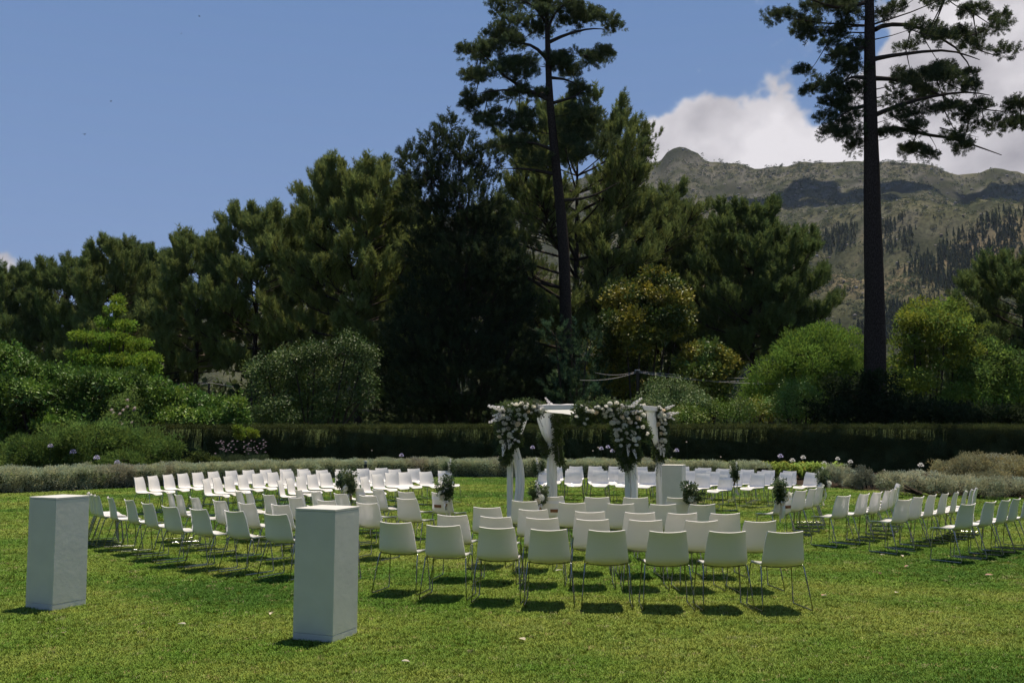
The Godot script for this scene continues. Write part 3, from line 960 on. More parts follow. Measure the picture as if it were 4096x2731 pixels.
func shrubs() -> void:
	# right of centre
	leafy("broadleaf_tree", "glossy evergreen tree with yellow-green new leaves behind the right arch post", "tree", 57.0, [[2620, 1120, 80, 60], [2690, 1180, 80, 70], [2560, 1190, 90, 60], [2640, 1260, 140, 80], [2500, 1290, 110, 60], [2720, 1290, 50, 70], [2560, 1350, 130, 60], [2440, 1400, 90, 70], [2530, 1440, 110, 60], [2470, 1180, 70, 60], [2430, 1500, 90, 80], [2540, 1540, 110, 90]], clump_round, M.glossy, 0.36, 5.0, Color(0.059, 0.092, 0.019), Color(0.27, 0.25, 0.04), 311)
	leafy("small_broadleaf_tree", "smaller yellow-tipped glossy tree beside the cables", "tree", 56.0, [[2820, 1410, 90, 45], [2890, 1440, 60, 45], [2760, 1450, 60, 40], [2820, 1490, 100, 50], [2840, 1560, 90, 60]], clump_round, M.glossy, 0.34, 5.0, Color(0.091, 0.147, 0.031), Color(0.27, 0.25, 0.04), 312)
	leafy("bright_green_shrub", "large airy bright green shrub left of the thick right trunk", "shrub", 54.0, [[3280, 1350, 130, 50], [3180, 1400, 110, 60], [3370, 1380, 110, 70], [3270, 1440, 180, 70], [3110, 1480, 110, 60], [3380, 1480, 110, 70], [3220, 1540, 180, 70], [3050, 1560, 110, 60]], clump_long, M.leaf, 0.30, 4.0, Color(0.129, 0.222, 0.041), Color(0.158, 0.247, 0.041), 313)
	leafy("yellow_green_tree", "yellow-green young tree right of the thick right trunk", "tree", 56.0, [[3720, 1235, 120, 40], [3820, 1250, 70, 50], [3660, 1280, 80, 50], [3780, 1310, 150, 60], [3680, 1360, 120, 60], [3850, 1380, 80, 60], [3640, 1450, 110, 60], [3760, 1440, 130, 60], [3660, 1530, 120, 50]], clump_round, M.leaf, 0.30, 3.0, Color(0.150, 0.222, 0.041), Color(0.216, 0.247, 0.036), 314)
	leafy("mid_green_shrub", "mid green leafy shrub at the right photo edge under the pine", "shrub", 56.0, [[3960, 1400, 70, 50], [4040, 1460, 90, 60], [3920, 1500, 80, 60], [4100, 1540, 90, 80], [3980, 1580, 110, 60], [3850, 1580, 100, 60]], clump_round, M.leaf, 0.30, 3.2, Color(0.097, 0.162, 0.037), Color(0.165, 0.252, 0.049), 315)
	leafy("grey_green_shrub", "grey-green shrub between the arch flowers and the cables", "shrub", 51.0, [[2660, 1550, 90, 50], [2740, 1580, 90, 50], [2620, 1620, 100, 60], [2800, 1620, 70, 50]], clump_small, M.glossy, 0.32, 5.0, Color(0.108, 0.172, 0.058), Color(0.146, 0.201, 0.072), 316)
	leafy("yellow_flecked_shrub", "low yellow-flecked shrub along the top of the hedge", "shrub", 50.0, [[2850, 1640, 90, 40], [2960, 1640, 90, 50], [2750, 1660, 90, 40], [3060, 1630, 70, 60]], clump_small, M.glossy, 0.30, 4.6, Color(0.129, 0.209, 0.034), Color(0.197, 0.217, 0.031), 317)
	leafy("fresh_green_shrub", "fresh green shrub at the right end of the sunlit hedge top", "shrub", 50.0, [[3140, 1620, 80, 60], [3230, 1640, 70, 60], [3190, 1570, 90, 60]], clump_small, M.glossy, 0.30, 4.6, Color(0.118, 0.209, 0.041), Color(0.144, 0.225, 0.041), 318)
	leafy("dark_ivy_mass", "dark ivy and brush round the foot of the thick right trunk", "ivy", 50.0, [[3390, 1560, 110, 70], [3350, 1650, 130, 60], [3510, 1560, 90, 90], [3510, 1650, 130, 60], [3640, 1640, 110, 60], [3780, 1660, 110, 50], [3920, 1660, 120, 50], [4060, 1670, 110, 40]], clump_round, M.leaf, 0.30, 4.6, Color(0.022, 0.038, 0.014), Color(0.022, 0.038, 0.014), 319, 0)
	# left
	leafy("glossy_shrub_bank", "wide bank of glossy dark-leaved camellia-like shrubs, far left", "shrub", 45.0, [[-40, 1450, 120, 90], [50, 1470, 110, 80], [150, 1510, 110, 70], [260, 1530, 120, 60], [380, 1530, 110, 55], [490, 1530, 110, 60], [590, 1560, 90, 55], [60, 1580, 150, 80], [220, 1610, 150, 80], [380, 1620, 150, 80], [540, 1630, 140, 80], [80, 1690, 150, 70], [280, 1700, 170, 60], [480, 1700, 170, 60], [-50, 1620, 110, 90], [-60, 1740, 120, 80]], clump_round, M.glossy, 0.27, 4.6, Color(0.077, 0.142, 0.027), Color(0.150, 0.258, 0.041), 321)
	leafy("light_green_shrub", "lighter green shrub at the right end of the glossy bank", "shrub", 46.0, [[700, 1590, 90, 55], [800, 1620, 90, 50], [890, 1640, 70, 50], [940, 1640, 50, 70], [720, 1670, 110, 50], [860, 1680, 110, 50], [960, 1700, 40, 60]], clump_round, M.glossy, 0.25, 4.6, Color(0.086, 0.172, 0.031), Color(0.175, 0.273, 0.043), 322)
	leafy("tiered_tree", "slender pale green tree with flat tiered branches", "tree", 49.0, [[470, 1205, 25, 12], [460, 1240, 45, 10], [430, 1290, 60, 9], [500, 1300, 50, 9], [340, 1345, 70, 9], [440, 1350, 70, 10], [530, 1370, 80, 10], [480, 1395, 110, 12], [370, 1420, 80, 10], [330, 1420, 60, 9], [460, 1440, 120, 12], [590, 1430, 60, 9], [430, 1470, 150, 14], [600, 1475, 60, 10]], clump_round, M.leaf, 0.22, 3.6, Color(0.157, 0.263, 0.035), Color(0.184, 0.262, 0.031), 323)
	leafy("feathery_bush", "feathery olive-green bush behind the low silver border", "shrub", 38.0, [[120, 1800, 110, 60], [240, 1770, 120, 70], [370, 1760, 120, 75], [480, 1770, 120, 70], [590, 1780, 100, 60], [680, 1800, 50, 45], [180, 1850, 140, 50], [360, 1850, 160, 50], [540, 1850, 140, 50], [30, 1830, 80, 60]], clump_long, M.leaf, 0.20, 4.2, Color(0.111, 0.182, 0.043), Color(0.171, 0.258, 0.061), 324, 3)
	var rose := leafy("rose_bush", "tall loose bush dotted with salmon pink roses", "shrub", 41.0, [[480, 1640, 60, 60], [520, 1600, 50, 50], [450, 1700, 60, 50], [530, 1680, 50, 50]], clump_small, M.leaf, 0.26, 3.2, Color(0.118, 0.196, 0.050), Color(0.165, 0.252, 0.058), 325)
	for p in [[452, 1652], [478, 1655], [492, 1640], [508, 1627], [537, 1632], [535, 1640], [480, 1690], [488, 1698], [462, 1718], [466, 1722], [508, 1600], [525, 1690], [445, 1640]]:
		part("bloom", rose_mesh(), tint_mat(Color(0.350, 0.210, 0.124)), rose, Transform3D(facing(Vector3(r(-0.5, 0.5), 0.7, 0.8), r(0, 6), Vector3.ONE * 0.075), at(p[0], p[1], 40.3) - rose.position))
	leafy("olive_shrub", "large rounded olive-like shrub with silvery top leaves, left of the dark conifer", "shrub", 52.0, [[1060, 1470, 90, 50], [1170, 1430, 90, 45], [1260, 1410, 90, 45], [1390, 1385, 90, 50], [1460, 1430, 60, 60], [1080, 1550, 120, 60], [1230, 1510, 140, 70], [1390, 1500, 120, 70], [1470, 1560, 50, 80], [1130, 1640, 140, 60], [1330, 1610, 150, 70], [1030, 1660, 60, 50]], clump_small, M.glossy, 0.40, 5.0, Color(0.059, 0.100, 0.025), Color(0.112, 0.164, 0.047), 326)
	leafy("young_maple", "small bright-leaved sapling in front of the left hedge end", "sapling", 41.5, [[985, 1725, 26, 6], [955, 1715, 18, 7], [1010, 1735, 22, 5], [960, 1742, 16, 5]], clump_round, M.leaf, 0.14, 2.6, Color(0.132, 0.210, 0.031), Color(0.197, 0.255, 0.031), 327, 0)
	# hedges
	hedge("clipped_hedge", "clipped dark hedge at left with a sunlit yellow-green top", [[-20.5, -43.5], [-14.0, -44.5], [-8.0, -46.0], [0.0, -46.6], [4.2, -46.6]], 2.06, 1.5, clump_small, 0.13, 75.0, Color(0.040, 0.056, 0.017), Color(0.11, 0.12, 0.03), M.leaf, 0.09, 331)
	hedge("clipped_hedge", "clipped dark hedge at right running behind the arch to the photo edge", [[4.3, -46.6], [12.0, -46.3], [20.0, -45.0], [30.0, -41.0]], 2.06, 1.5, clump_small, 0.13, 75.0, Color(0.040, 0.056, 0.017), Color(0.11, 0.12, 0.03), M.leaf, 0.09, 332)
	hedge("silver_border", "low clipped silver-grey border hedge edging the lawn's left and back", [[-21.0, -28.6], [-16.0, -29.8], [-13.2, -32.7], [-10.7, -35.4], [-7.8, -39.4], [-4.5, -40.2], [-1.5, -40.3], [2.2, -40.0], [6.5, -38.4], [9.2, -36.0]], 0.60, 1.0, clump_long, 0.105, 125.0, Color(0.38, 0.42, 0.27), Color(0.54, 0.56, 0.40), M.leaf, 0.17, 333, Color(0.32, 0.28, 0.22, 1.0))
	# the loose silver clumps at the right
	var sc := Color(0.34, 0.36, 0.24)
	var sp := Color(0.46, 0.47, 0.34)
	leafy("silver_shrub", "silver shrub beside the right path lamp at the lawn's back corner", "shrub", 33.0, [[3330, 1895, 40, 35], [3380, 1905, 60, 40], [3420, 1925, 40, 25]], clump_long, M.leaf, 0.10, 4.0, sc, sp, 341, 0, "silver border shrubs")
	leafy("silver_shrub", "small dark silver shrub between two paler ones, right lawn edge", "shrub", 31.5, [[3450, 1910, 45, 40], [3490, 1930, 30, 25]], clump_long, M.leaf, 0.10, 3.6, Color(0.149, 0.166, 0.123), Color(0.225, 0.240, 0.180), 342, 0, "silver border shrubs")
	leafy("silver_shrub", "long low silver shrub mass behind the right-hand chairs", "shrub", 28.0, [[3560, 1930, 55, 45], [3650, 1930, 70, 45], [3750, 1940, 70, 45], [3850, 1945, 80, 45], [3950, 1950, 80, 45], [4050, 1955, 80, 45], [4150, 1960, 80, 50]], clump_long, M.leaf, 0.10, 4.0, sc, sp, 343, 0, "silver border shrubs")
	var mound := leafy("flowering_mound", "rounded pale mound covered in tiny straw-yellow flowers, right edge", "shrub", 31.0, [[3800, 1885, 80, 45], [3890, 1865, 90, 50], [3990, 1860, 100, 50], [4080, 1875, 90, 50], [4150, 1890, 80, 50], [3900, 1905, 150, 30], [4050, 1905, 150, 30]], clump_long, M.leaf, 0.10, 3.4, Color(0.225, 0.225, 0.128), Color(0.375, 0.352, 0.180), 344, 0)
	var fx := []
	var fc := []
	for i in 900:
		var a := r(0, TAU)
		var q := sqrt(rng.randf())
		var p := at(3980 + cos(a) * q * 210.0, 1850, 31.0 + sin(a) * q * 1.4)
		p.y = 0.28 + 0.78 * sqrt(1.0 - q * q * 0.92) + r(-0.03, 0.10)
		fx.append(Transform3D(Basis.from_euler(Vector3(r(-0.5, 0.5), r(0, 6), r(-0.5, 0.5))).scaled(Vector3.ONE * r(0.014, 0.026)), p - mound.position))
		fc.append(tinted(Color(0.500, 0.500, 0.360), 0.2))
	scatter("blossom", button_mesh(), M.petal, mound, fx, fc).set_meta("kind", "stuff")
	undergrowth()
	trees_behind()

func button_mesh() -> ArrayMesh:
	var st := begin()
	for k in 6:
		var a := TAU * k / 6
		var b := TAU * (k + 1) / 6
		tri(st, Vector3(0, 0.6, 0), Vector3(cos(b), 0, sin(b)), Vector3(cos(a), 0, sin(a)))
		tri(st, Vector3(0, -0.5, 0), Vector3(cos(a), 0, sin(a)), Vector3(cos(b), 0, sin(b)))
	return done(st)

# the wood behind and between the pines that reads as one dark mass
# unseen trees inferred behind the viewpoint, sized to keep sky off the shaded sides
func trees_behind() -> void:
	var k := 0
	for a in [[-34, 8, 16], [-24, 17, 18], [-12, 21, 17], [0, 23, 18], [12, 21, 17], [24, 16, 18], [34, 7, 16]]:
		rng.seed = 380 + k
		k += 1
		var t := thing("unseen_tree", "unseen leafy tree behind the viewpoint, %s of seven" % ORD[k - 1], "tree", Vector3(a[0], -0.03, a[1]), 0.0, "trees behind the viewpoint")
		var st := begin()
		var hh: float = a[2]
		tube(st, [Vector3.ZERO, Vector3(0.1, hh * 0.4, 0), Vector3(0, hh * 0.8, 0.1)], [0.45, 0.34, 0.12], 9)
		part("trunk", done(st), M.bark, t)
		var xfs := []
		var cols := []
		for i in 1500:
			var u := ball()
			u = u.normalized() * pow(u.length(), 0.5)
			xfs.append(Transform3D(facing(u + Vector3.UP, r(0, 6), Vector3.ONE * r(0.8, 1.4)), Vector3(u.x * 7.2, hh * 0.53 + u.y * hh * 0.48, u.z * 5.5)))
			cols.append(tinted(Color(0.17, 0.20, 0.07), 0.3))
		scatter("crown", clump_round, M.leaf, t, xfs, cols)

func undergrowth() -> void:
	rng.seed = 351
	var xfs := []
	var cols := []
	for i in 2600:
		var z := r(84, 104)
		var x := r(-0.62, 0.56) * z
		var lim := 4.5 + 2.5 * sin(x * 0.21) + 1.8 * sin(x * 0.57 + 1.0)
		if x < -0.36 * z: lim *= 0.55
		var p := Vector3(x, r(0.2, maxf(lim, 1.5)), -z)
		xfs.append(Transform3D(facing(Vector3.UP + ball(0.8), r(0, 6), Vector3.ONE * r(0.9, 1.7)), p))
		cols.append(tinted(Color(0.052, 0.075, 0.032), 0.35))
	for i in 1500:
		var z := r(60, 72)
		var x := r(-0.50, 0.50) * z
		var p := Vector3(x, r(0.1, 1.6 + 0.9 * sin(x * 0.33)), -z)
		xfs.append(Transform3D(facing(Vector3.UP + ball(0.8), r(0, 6), Vector3.ONE * r(0.5, 0.9)), p))
		cols.append(tinted(Color(0.052, 0.079, 0.032), 0.35))
	tag(scatter("undergrowth", clump_round, M.leaf, self, xfs, cols), "dark undergrowth and distant wood behind the pines", "undergrowth", "", "stuff")

# ---------------------------------------------------------------- chairs
# side profile from the seat's front edge to the top of the back: forward, height, half width, how far the edges curl up
const PROF := [[0.252, 0.412, 0.150, 0.020], [0.238, 0.434, 0.188, 0.018], [0.20, 0.448, 0.207, 0.016], [0.10, 0.452, 0.216, 0.015], [-0.06, 0.446, 0.222, 0.018], [-0.145, 0.446, 0.225, 0.032], [-0.200, 0.474, 0.227, 0.052], [-0.224, 0.535, 0.224, 0.055], [-0.238, 0.645, 0.212, 0.050], [-0.258, 0.745, 0.199, 0.042], [-0.280, 0.800, 0.190, 0.038]]

func prof(v: float) -> Array:
	var f := clampf(v, 0.0, 1.0) * (PROF.size() - 1)
	var k := mini(int(f), PROF.size() - 2)
	var t := f - k
	var out := []
	for c in 4:
		out.append(cubic_interpolate(PROF[k][c], PROF[k + 1][c], PROF[maxi(k - 1, 0)][c], PROF[mini(k + 2, PROF.size() - 1)][c], t))
	return out

# a point of the shell: u across -1..1, v along 0..1, h off the middle surface towards the sitter
func shell_point(u: float, v: float, h: float) -> Vector3:
	var p := prof(v)
	var a := prof(v - 0.01)
	var b := prof(v + 0.01)
	var t := Vector2(b[0] - a[0], b[1] - a[1]).normalized()
	var n := Vector2(t.y, -t.x)
	var q: Vector2 = Vector2(p[0], p[1]) + n * (p[3] * u * u + h)
	return Vector3(u * p[2], q.y, q.x)

func shell_mesh(v0: float, v1: float, nv: int) -> ArrayMesh:
	var st := begin()
	var nu := 10
	var us := []
	for i in nu + 1: us.append(sin((float(i) / nu - 0.5) * PI * 0.96) / sin(PI * 0.48))
	for side in [1.0, -1.0]:
		for j in nv:
			for i in nu:
				var va := lerpf(v0, v1, float(j) / nv)
				var vb := lerpf(v0, v1, float(j + 1) / nv)
				var a := shell_point(us[i], va, 0.0055 * side)
				var b := shell_point(us[i + 1], va, 0.0055 * side)
				var c := shell_point(us[i + 1], vb, 0.0055 * side)
				var d := shell_point(us[i], vb, 0.0055 * side)
				if side > 0.0: quad(st, a, b, c, d)
				else: quad(st, d, c, b, a)
	st.set_smooth_group(-1)
	for j in nv:
		var va := lerpf(v0, v1, float(j) / nv)
		var vb := lerpf(v0, v1, float(j + 1) / nv)
		for s in [-1.0, 1.0]:
			var a := shell_point(s, va, 0.0055)
			var b := shell_point(s, vb, 0.0055)
			var c := shell_point(s, vb, -0.0055)
			var d := shell_point(s, va, -0.0055)
			if s > 0.0: quad(st, d, c, b, a)
			else: quad(st, a, b, c, d)
	for v in [v0, v1]:
		if v > 0.01 and v < 0.99: continue
		for i in nu:
			var a := shell_point(us[i], v, 0.0055)
			var b := shell_point(us[i + 1], v, 0.0055)
			var c := shell_point(us[i + 1], v, -0.0055)
			var d := shell_point(us[i], v, -0.0055)
			if v > 0.5: quad(st, a, b, c, d)
			else: quad(st, d, c, b, a)
	return done(st)

func bar(pts: Array, rad := 0.0068, n := 8) -> ArrayMesh:
	var st := begin()
	var w := []
	for p in pts: w.append(rad)
	tube(st, pts, w, n)
	return done(st)

func make_chair() -> Node3D:
	var t := thing("white_chair", "", "chair")
	part("seat", shell_mesh(0.0, 0.5, 7), M.shell, t)
	part("backrest", shell_mesh(0.5, 1.0, 8), M.shell, t)
	for s in [-1.0, 1.0]:
		part("leg", bar([Vector3(s * 0.200, 0.452, 0.14), Vector3(s * 0.220, 0.454, 0.162), Vector3(s * 0.228, 0.430, 0.177), Vector3(s * 0.258, 0.03, 0.225), Vector3(s * 0.260, 0.009, 0.212)]), M.chrome, t)
		part("leg", bar([Vector3(s * 0.205, 0.447, -0.10), Vector3(s * 0.228, 0.449, -0.126), Vector3(s * 0.233, 0.425, -0.142), Vector3(s * 0.266, 0.03, -0.262), Vector3(s * 0.267, 0.009, -0.250)]), M.chrome, t)
		part("runner", bar([Vector3(s * 0.260, 0.009, 0.212), Vector3(s * 0.267, 0.009, -0.250)]), M.chrome, t)
	part("crossbar", bar([Vector3(-0.200, 0.452, 0.14), Vector3(-0.12, 0.440, 0.14), Vector3(0, 0.436, 0.14), Vector3(0.12, 0.440, 0.14), Vector3(0.200, 0.452, 0.14)]), M.chrome, t)
	part("crossbar", bar([Vector3(-0.205, 0.447, -0.10), Vector3(-0.12, 0.434, -0.10), Vector3(0, 0.429, -0.10), Vector3(0.12, 0.434, -0.10), Vector3(0.205, 0.447, -0.10)]), M.chrome, t)
	return t

const ROWS := {
"front1": [0.67, 15.96, 1.34, 15.73, 1.93, 15.66, 2.56, 15.70],
"front2": [0.23, 14.96, 0.90, 14.58, 1.55, 14.35, 2.12, 14.27, 2.68, 14.29],
"front3": [-0.28, 13.68, 0.32, 13.33, 1.03, 13.02, 1.63, 12.85, 2.14, 12.77, 2.68, 12.74],
"front4": [-0.69, 12.50, -0.15, 12.26, 0.39, 12.06, 0.96, 11.91, 1.57, 11.79, 2.19, 11.72, 2.85, 11.68],
"front5": [-1.27, 11.50, -0.71, 11.16, -0.14, 10.91, 0.41, 10.73, 1.01, 10.61, 1.63, 10.53, 2.22, 10.49, 2.80, 10.46],
"left1": [-2.63, 18.18, -2.20, 17.61, -1.67, 17.09, -1.08, 16.84],
"left2": [-3.59, 17.58, -3.21, 17.15, -2.69, 16.57, -2.18, 16.06, -1.51, 15.48],
"left3": [-4.54, 17.17, -4.27, 16.83, -3.82, 16.29, -3.25, 15.64, -2.66, 15.05, -1.99, 14.50],
"left4": [-5.59, 16.77, -5.28, 16.29, -4.81, 15.63, -4.23, 14.95, -3.70, 14.48, -3.15, 14.15, -2.58, 13.87],
"left5": [-6.93, 16.73, -6.82, 16.50, -6.68, 16.29, -6.53, 16.08, -6.12, 15.61, -5.63, 15.10, -5.12, 14.45, -4.59, 13.81, -4.07, 13.43, -3.49, 13.06, -2.86, 12.63, -2.23, 12.36],
"bl2": [-3.10, 20.00, -3.14, 21.14, -3.15, 22.20, -3.07, 23.59, -2.86, 24.43, -2.57, 24.79, -2.07, 24.99, -1.65, 25.58],
"bl3": [-4.68, 20.77, -4.69, 21.65, -4.66, 22.54, -4.59, 23.40, -4.45, 24.27, -4.22, 25.03, -3.89, 25.64, -3.50, 26.07, -3.05, 26.45, -2.58, 26.91],
"bl4": [-6.43, 21.32, -6.40, 21.96, -6.34, 22.65, -6.23, 23.37, -6.06, 24.04, -5.84, 24.66, -5.59, 25.18, -5.27, 25.68, -4.91, 26.10, -4.47, 26.53, -3.97, 26.98, -3.53, 27.44],
"bl5": [-8.20, 22.12, -8.12, 22.75, -8.00, 23.40, -7.86, 23.99, -7.68, 24.54, -7.46, 25.09, -7.17, 25.61, -6.84, 26.04, -6.46, 26.38, -6.00, 26.62, -5.55, 26.72],
"r1": [4.44, 16.66, 4.90, 17.40, 5.27, 18.00, 5.56, 18.54, 5.78, 19.10, 5.96, 19.77],
"r2": [5.21, 16.09, 5.68, 16.51, 6.06, 16.92, 6.39, 17.36, 6.68, 17.88, 6.99, 18.53, 7.37, 19.39],
"r3": [5.84, 15.22, 6.29, 15.79, 6.69, 16.24, 7.05, 16.60, 7.37, 16.91, 7.66, 17.21, 7.94, 17.55, 8.23, 18.00],
"r4": [6.38, 14.25, 6.90, 14.70, 7.30, 15.07, 7.62, 15.39, 8.03, 15.80],
"back1": [0.93, 25.72, 1.61, 25.65, 2.28, 25.53, 2.90, 25.32, 3.41, 25.04, 4.00, 24.54, 4.52, 23.86, 4.90, 23.12],
"back2": [1.11, 26.87, 1.68, 26.67, 2.27, 26.49, 2.80, 26.32, 3.37, 26.12, 3.95, 25.86, 4.49, 25.56, 5.04, 25.14, 5.50, 24.67, 5.91, 24.11],
"back3": [1.27, 28.39, 1.87, 28.63, 2.44, 28.71, 3.00, 28.64, 3.68, 28.38, 4.24, 28.00, 4.72, 27.55, 5.15, 27.04, 5.58, 26.43, 5.97, 25.78, 6.32, 25.11, 6.66, 24.38],
"back4": [4.91, 28.59, 5.33, 27.51, 5.73, 26.90, 6.22, 26.39, 6.65, 25.95, 7.05, 25.35, 7.33, 24.54],
}
const BLOCKS := {"front": "front seating block", "left": "left front block", "bl": "left rear block", "back": "block behind the arch", "r": "right-hand block"}

func chairs() -> void:
	rng.seed = 5
	var proto := make_chair()
	var first := true
	for key in ROWS:
		var block: String = key.substr(0, key.length() - 1)
		var row := int(key.right(1)) - (1 if block == "bl" else 0)
		var a: Array = ROWS[key]
		for i in a.size() / 2:
			var c: Node3D = proto
			if not first:
				c = proto.duplicate()
				c.name = numbered("white_chair")
				add_child(c)
			first = false
			var p := Vector3(a[i * 2], 0.0, -a[i * 2 + 1])
			var d := CENTRE - p
			c.position = p
			c.rotation = Vector3(r(-0.008, 0.008), atan2(d.x, d.z) + r(-0.045, 0.045), r(-0.008, 0.008))
			tag(c, "white shell chair, %s from left, %s row out from the arch, %s" % [ORD[i], ORD[row - 1], BLOCKS[block]], "chair", "white chairs ringed round the flower arch")
			seats["%s.%d" % [key, i]] = c.transform

var seats := {}

# ---------------------------------------------------------------- pedestals
func pedestal(label: String, pos: Vector3, turn: float, tilt: Vector2) -> void:
	var t := thing("white_pedestal", label, "pedestal", pos, turn, "square white pedestals")
	t.rotation = Vector3(tilt.y, turn, -tilt.x)
	var st := begin()
	box(st, Vector3(0.419, 1.079, 0.419), Transform3D(Basis(), Vector3(0, 0.5855, 0)), 0.003)
	part("body", done(st), M.painted, t)
	st = begin()
	box(st, Vector3(0.4185, 0.060, 0.4185), Transform3D(Basis(), Vector3(0, 0.0135, 0)), 0.003)
	part("base_panel", done(st), M.painted, t)
	st = begin()
	box(st, Vector3(0.421, 0.0235, 0.421), Transform3D(Basis(), Vector3(0, 1.1395, 0)), 0.003)
	part("top_panel", done(st), M.painted, t)

func pedestals() -> void:
	pedestal("white pedestal at far left of the lawn, beside the left block's outer row", Vector3(-4.874, 0, -10.62), PED[0], Vector2(-0.006, 0.002))
	pedestal("white pedestal nearest the viewer, between the left and front blocks", Vector3(-1.702, 0, -9.086), PED[1], Vector2(0.004, 0.0))
	pedestal("white pedestal standing beside the flower arch's right post", Vector3(3.353, 0, -20.342), PED[2], Vector2.ZERO)

const PED := [-0.468, -0.382, -0.355]

# ---------------------------------------------------------------- flowers
var mats := {}
func tint_mat(c: Color, rough := 0.7) -> StandardMaterial3D:
	var k := "%s %s" % [c, rough]
	if not mats.has(k):
		var m := mat(c, rough, 0.35)
		m.cull_mode = BaseMaterial3D.CULL_DISABLED
		m.backlight_enabled = true
		m.backlight = Color(0.8, 0.8, 0.8)
		mats[k] = m
	return mats[k]

var meshes := {}
# a cupped bloom of overlapping petals, unit radius, opening along +y
func rose_mesh() -> ArrayMesh:
	if meshes.has("rose"): return meshes.rose
	var st := begin()
	for ring in 4:
		var n: int = [3, 4, 5, 6][ring]
		var rad: float = [0.22, 0.45, 0.72, 1.0][ring]
		var top: float = [0.75, 0.70, 0.52, 0.22][ring]
		for k in n:
			var a := TAU * (k + ring * 0.37) / n
			var w := TAU / n * 0.72
			var base := Vector3(cos(a) * rad * 0.3, -0.35, sin(a) * rad * 0.3)
			var l := Vector3(cos(a - w) * rad * 0.92, top * 0.75 - 0.1, sin(a - w) * rad * 0.92)
			var rr := Vector3(cos(a + w) * rad * 0.92, top * 0.75 - 0.1, sin(a + w) * rad * 0.92)
			var tip := Vector3(cos(a) * rad * 1.06, top, sin(a) * rad * 1.06)
			var mid := Vector3(cos(a) * rad, top * 0.4 - 0.05, sin(a) * rad)
			tri(st, base, l, mid); tri(st, base, mid, rr)
			tri(st, mid, l, tip); tri(st, mid, tip, rr)
	meshes.rose = done(st)
	return meshes.rose

# a shaggy many-petalled head
func mum_mesh() -> ArrayMesh:
	if meshes.has("mum"): return meshes.mum
	var st := begin()
	st.set_smooth_group(-1)
	for k in 60:
		var f := k / 60.0
		var a := k * 2.39996
		var el := lerpf(1.35, -0.25, f)
		var d := Vector3(cos(a) * cos(el), sin(el), sin(a) * cos(el))
		var s := d.cross(Vector3.UP + d * 0.01).normalized() * 0.11
		var l := lerpf(0.55, 1.0, f)
		var up := Vector3(0, 0.12, 0)
		tri(st, d * 0.1, d * l * 0.7 - s + up, d * l)
		tri(st, d * 0.1, d * l, d * l * 0.7 + s + up)
	meshes.mum = done(st)
	return meshes.mum

# a tapering spike of florets along +y, unit length
func spike_mesh() -> ArrayMesh:
	if meshes.has("spike"): return meshes.spike
	var st := begin()
	st.set_smooth_group(-1)
	for k in 26:
		var f := k / 26.0
		var a := k * 2.39996 + r(-0.5, 0.5)
		var out := Vector3(cos(a), r(-0.1, 0.7), sin(a)).normalized()
		var c := Vector3(0, f, 0) + out * lerpf(0.13, 0.03, f) * r(0.6, 1.25)
		var s := lerpf(0.115, 0.045, f) * r(0.75, 1.2)
		var x := out.cross(Vector3.UP).normalized() * s
		var y := x.cross(out).normalized() * s
		for q in 5:
			var b := TAU * q / 5
			var b2 := b + 0.9
			tri(st, c, c + x * cos(b) + y * sin(b) + out * s * 0.4, c + x * cos(b2) + y * sin(b2) + out * s * 0.4)
	tube(st, [Vector3(0, -0.2, 0), Vector3(0, 0.9, 0)], [0.012, 0.008], 3, false)
	meshes.spike = done(st)
	return meshes.spike

# a strand of narrow leaves hanging along -y, unit length
func strand_mesh() -> ArrayMesh:
	if meshes.has("strand"): return meshes.strand
	var st := begin()
	st.set_smooth_group(-1)
	tube(st, [Vector3.ZERO, Vector3(0.03, -0.5, 0.0), Vector3(0, -1, 0)], [0.008, 0.006, 0.003], 3, false)
	for k in 34:
		var f := k / 34.0
		var a := k * 2.4
		var p := Vector3(sin(f * 3.14) * 0.03, -f, 0)
		var d := Vector3(cos(a) * 0.8, -0.7, sin(a) * 0.8).normalized()
		var s := d.cross(Vector3(0.3, 1, 0.2)).normalized() * 0.024
		var l := lerpf(0.13, 0.08, f)
		tri(st, p, p + d * l * 0.5 - s, p + d * l)
		tri(st, p, p + d * l, p + d * l * 0.5 + s)
	meshes.strand = done(st)
	return meshes.strand

func between(a: Vector3, b: Vector3) -> Transform3D:
	var l := a.distance_to(b)
	return Transform3D(facing((b - a).normalized(), 0.0, Vector3(l * 1.0, l, l * 1.0)), a)

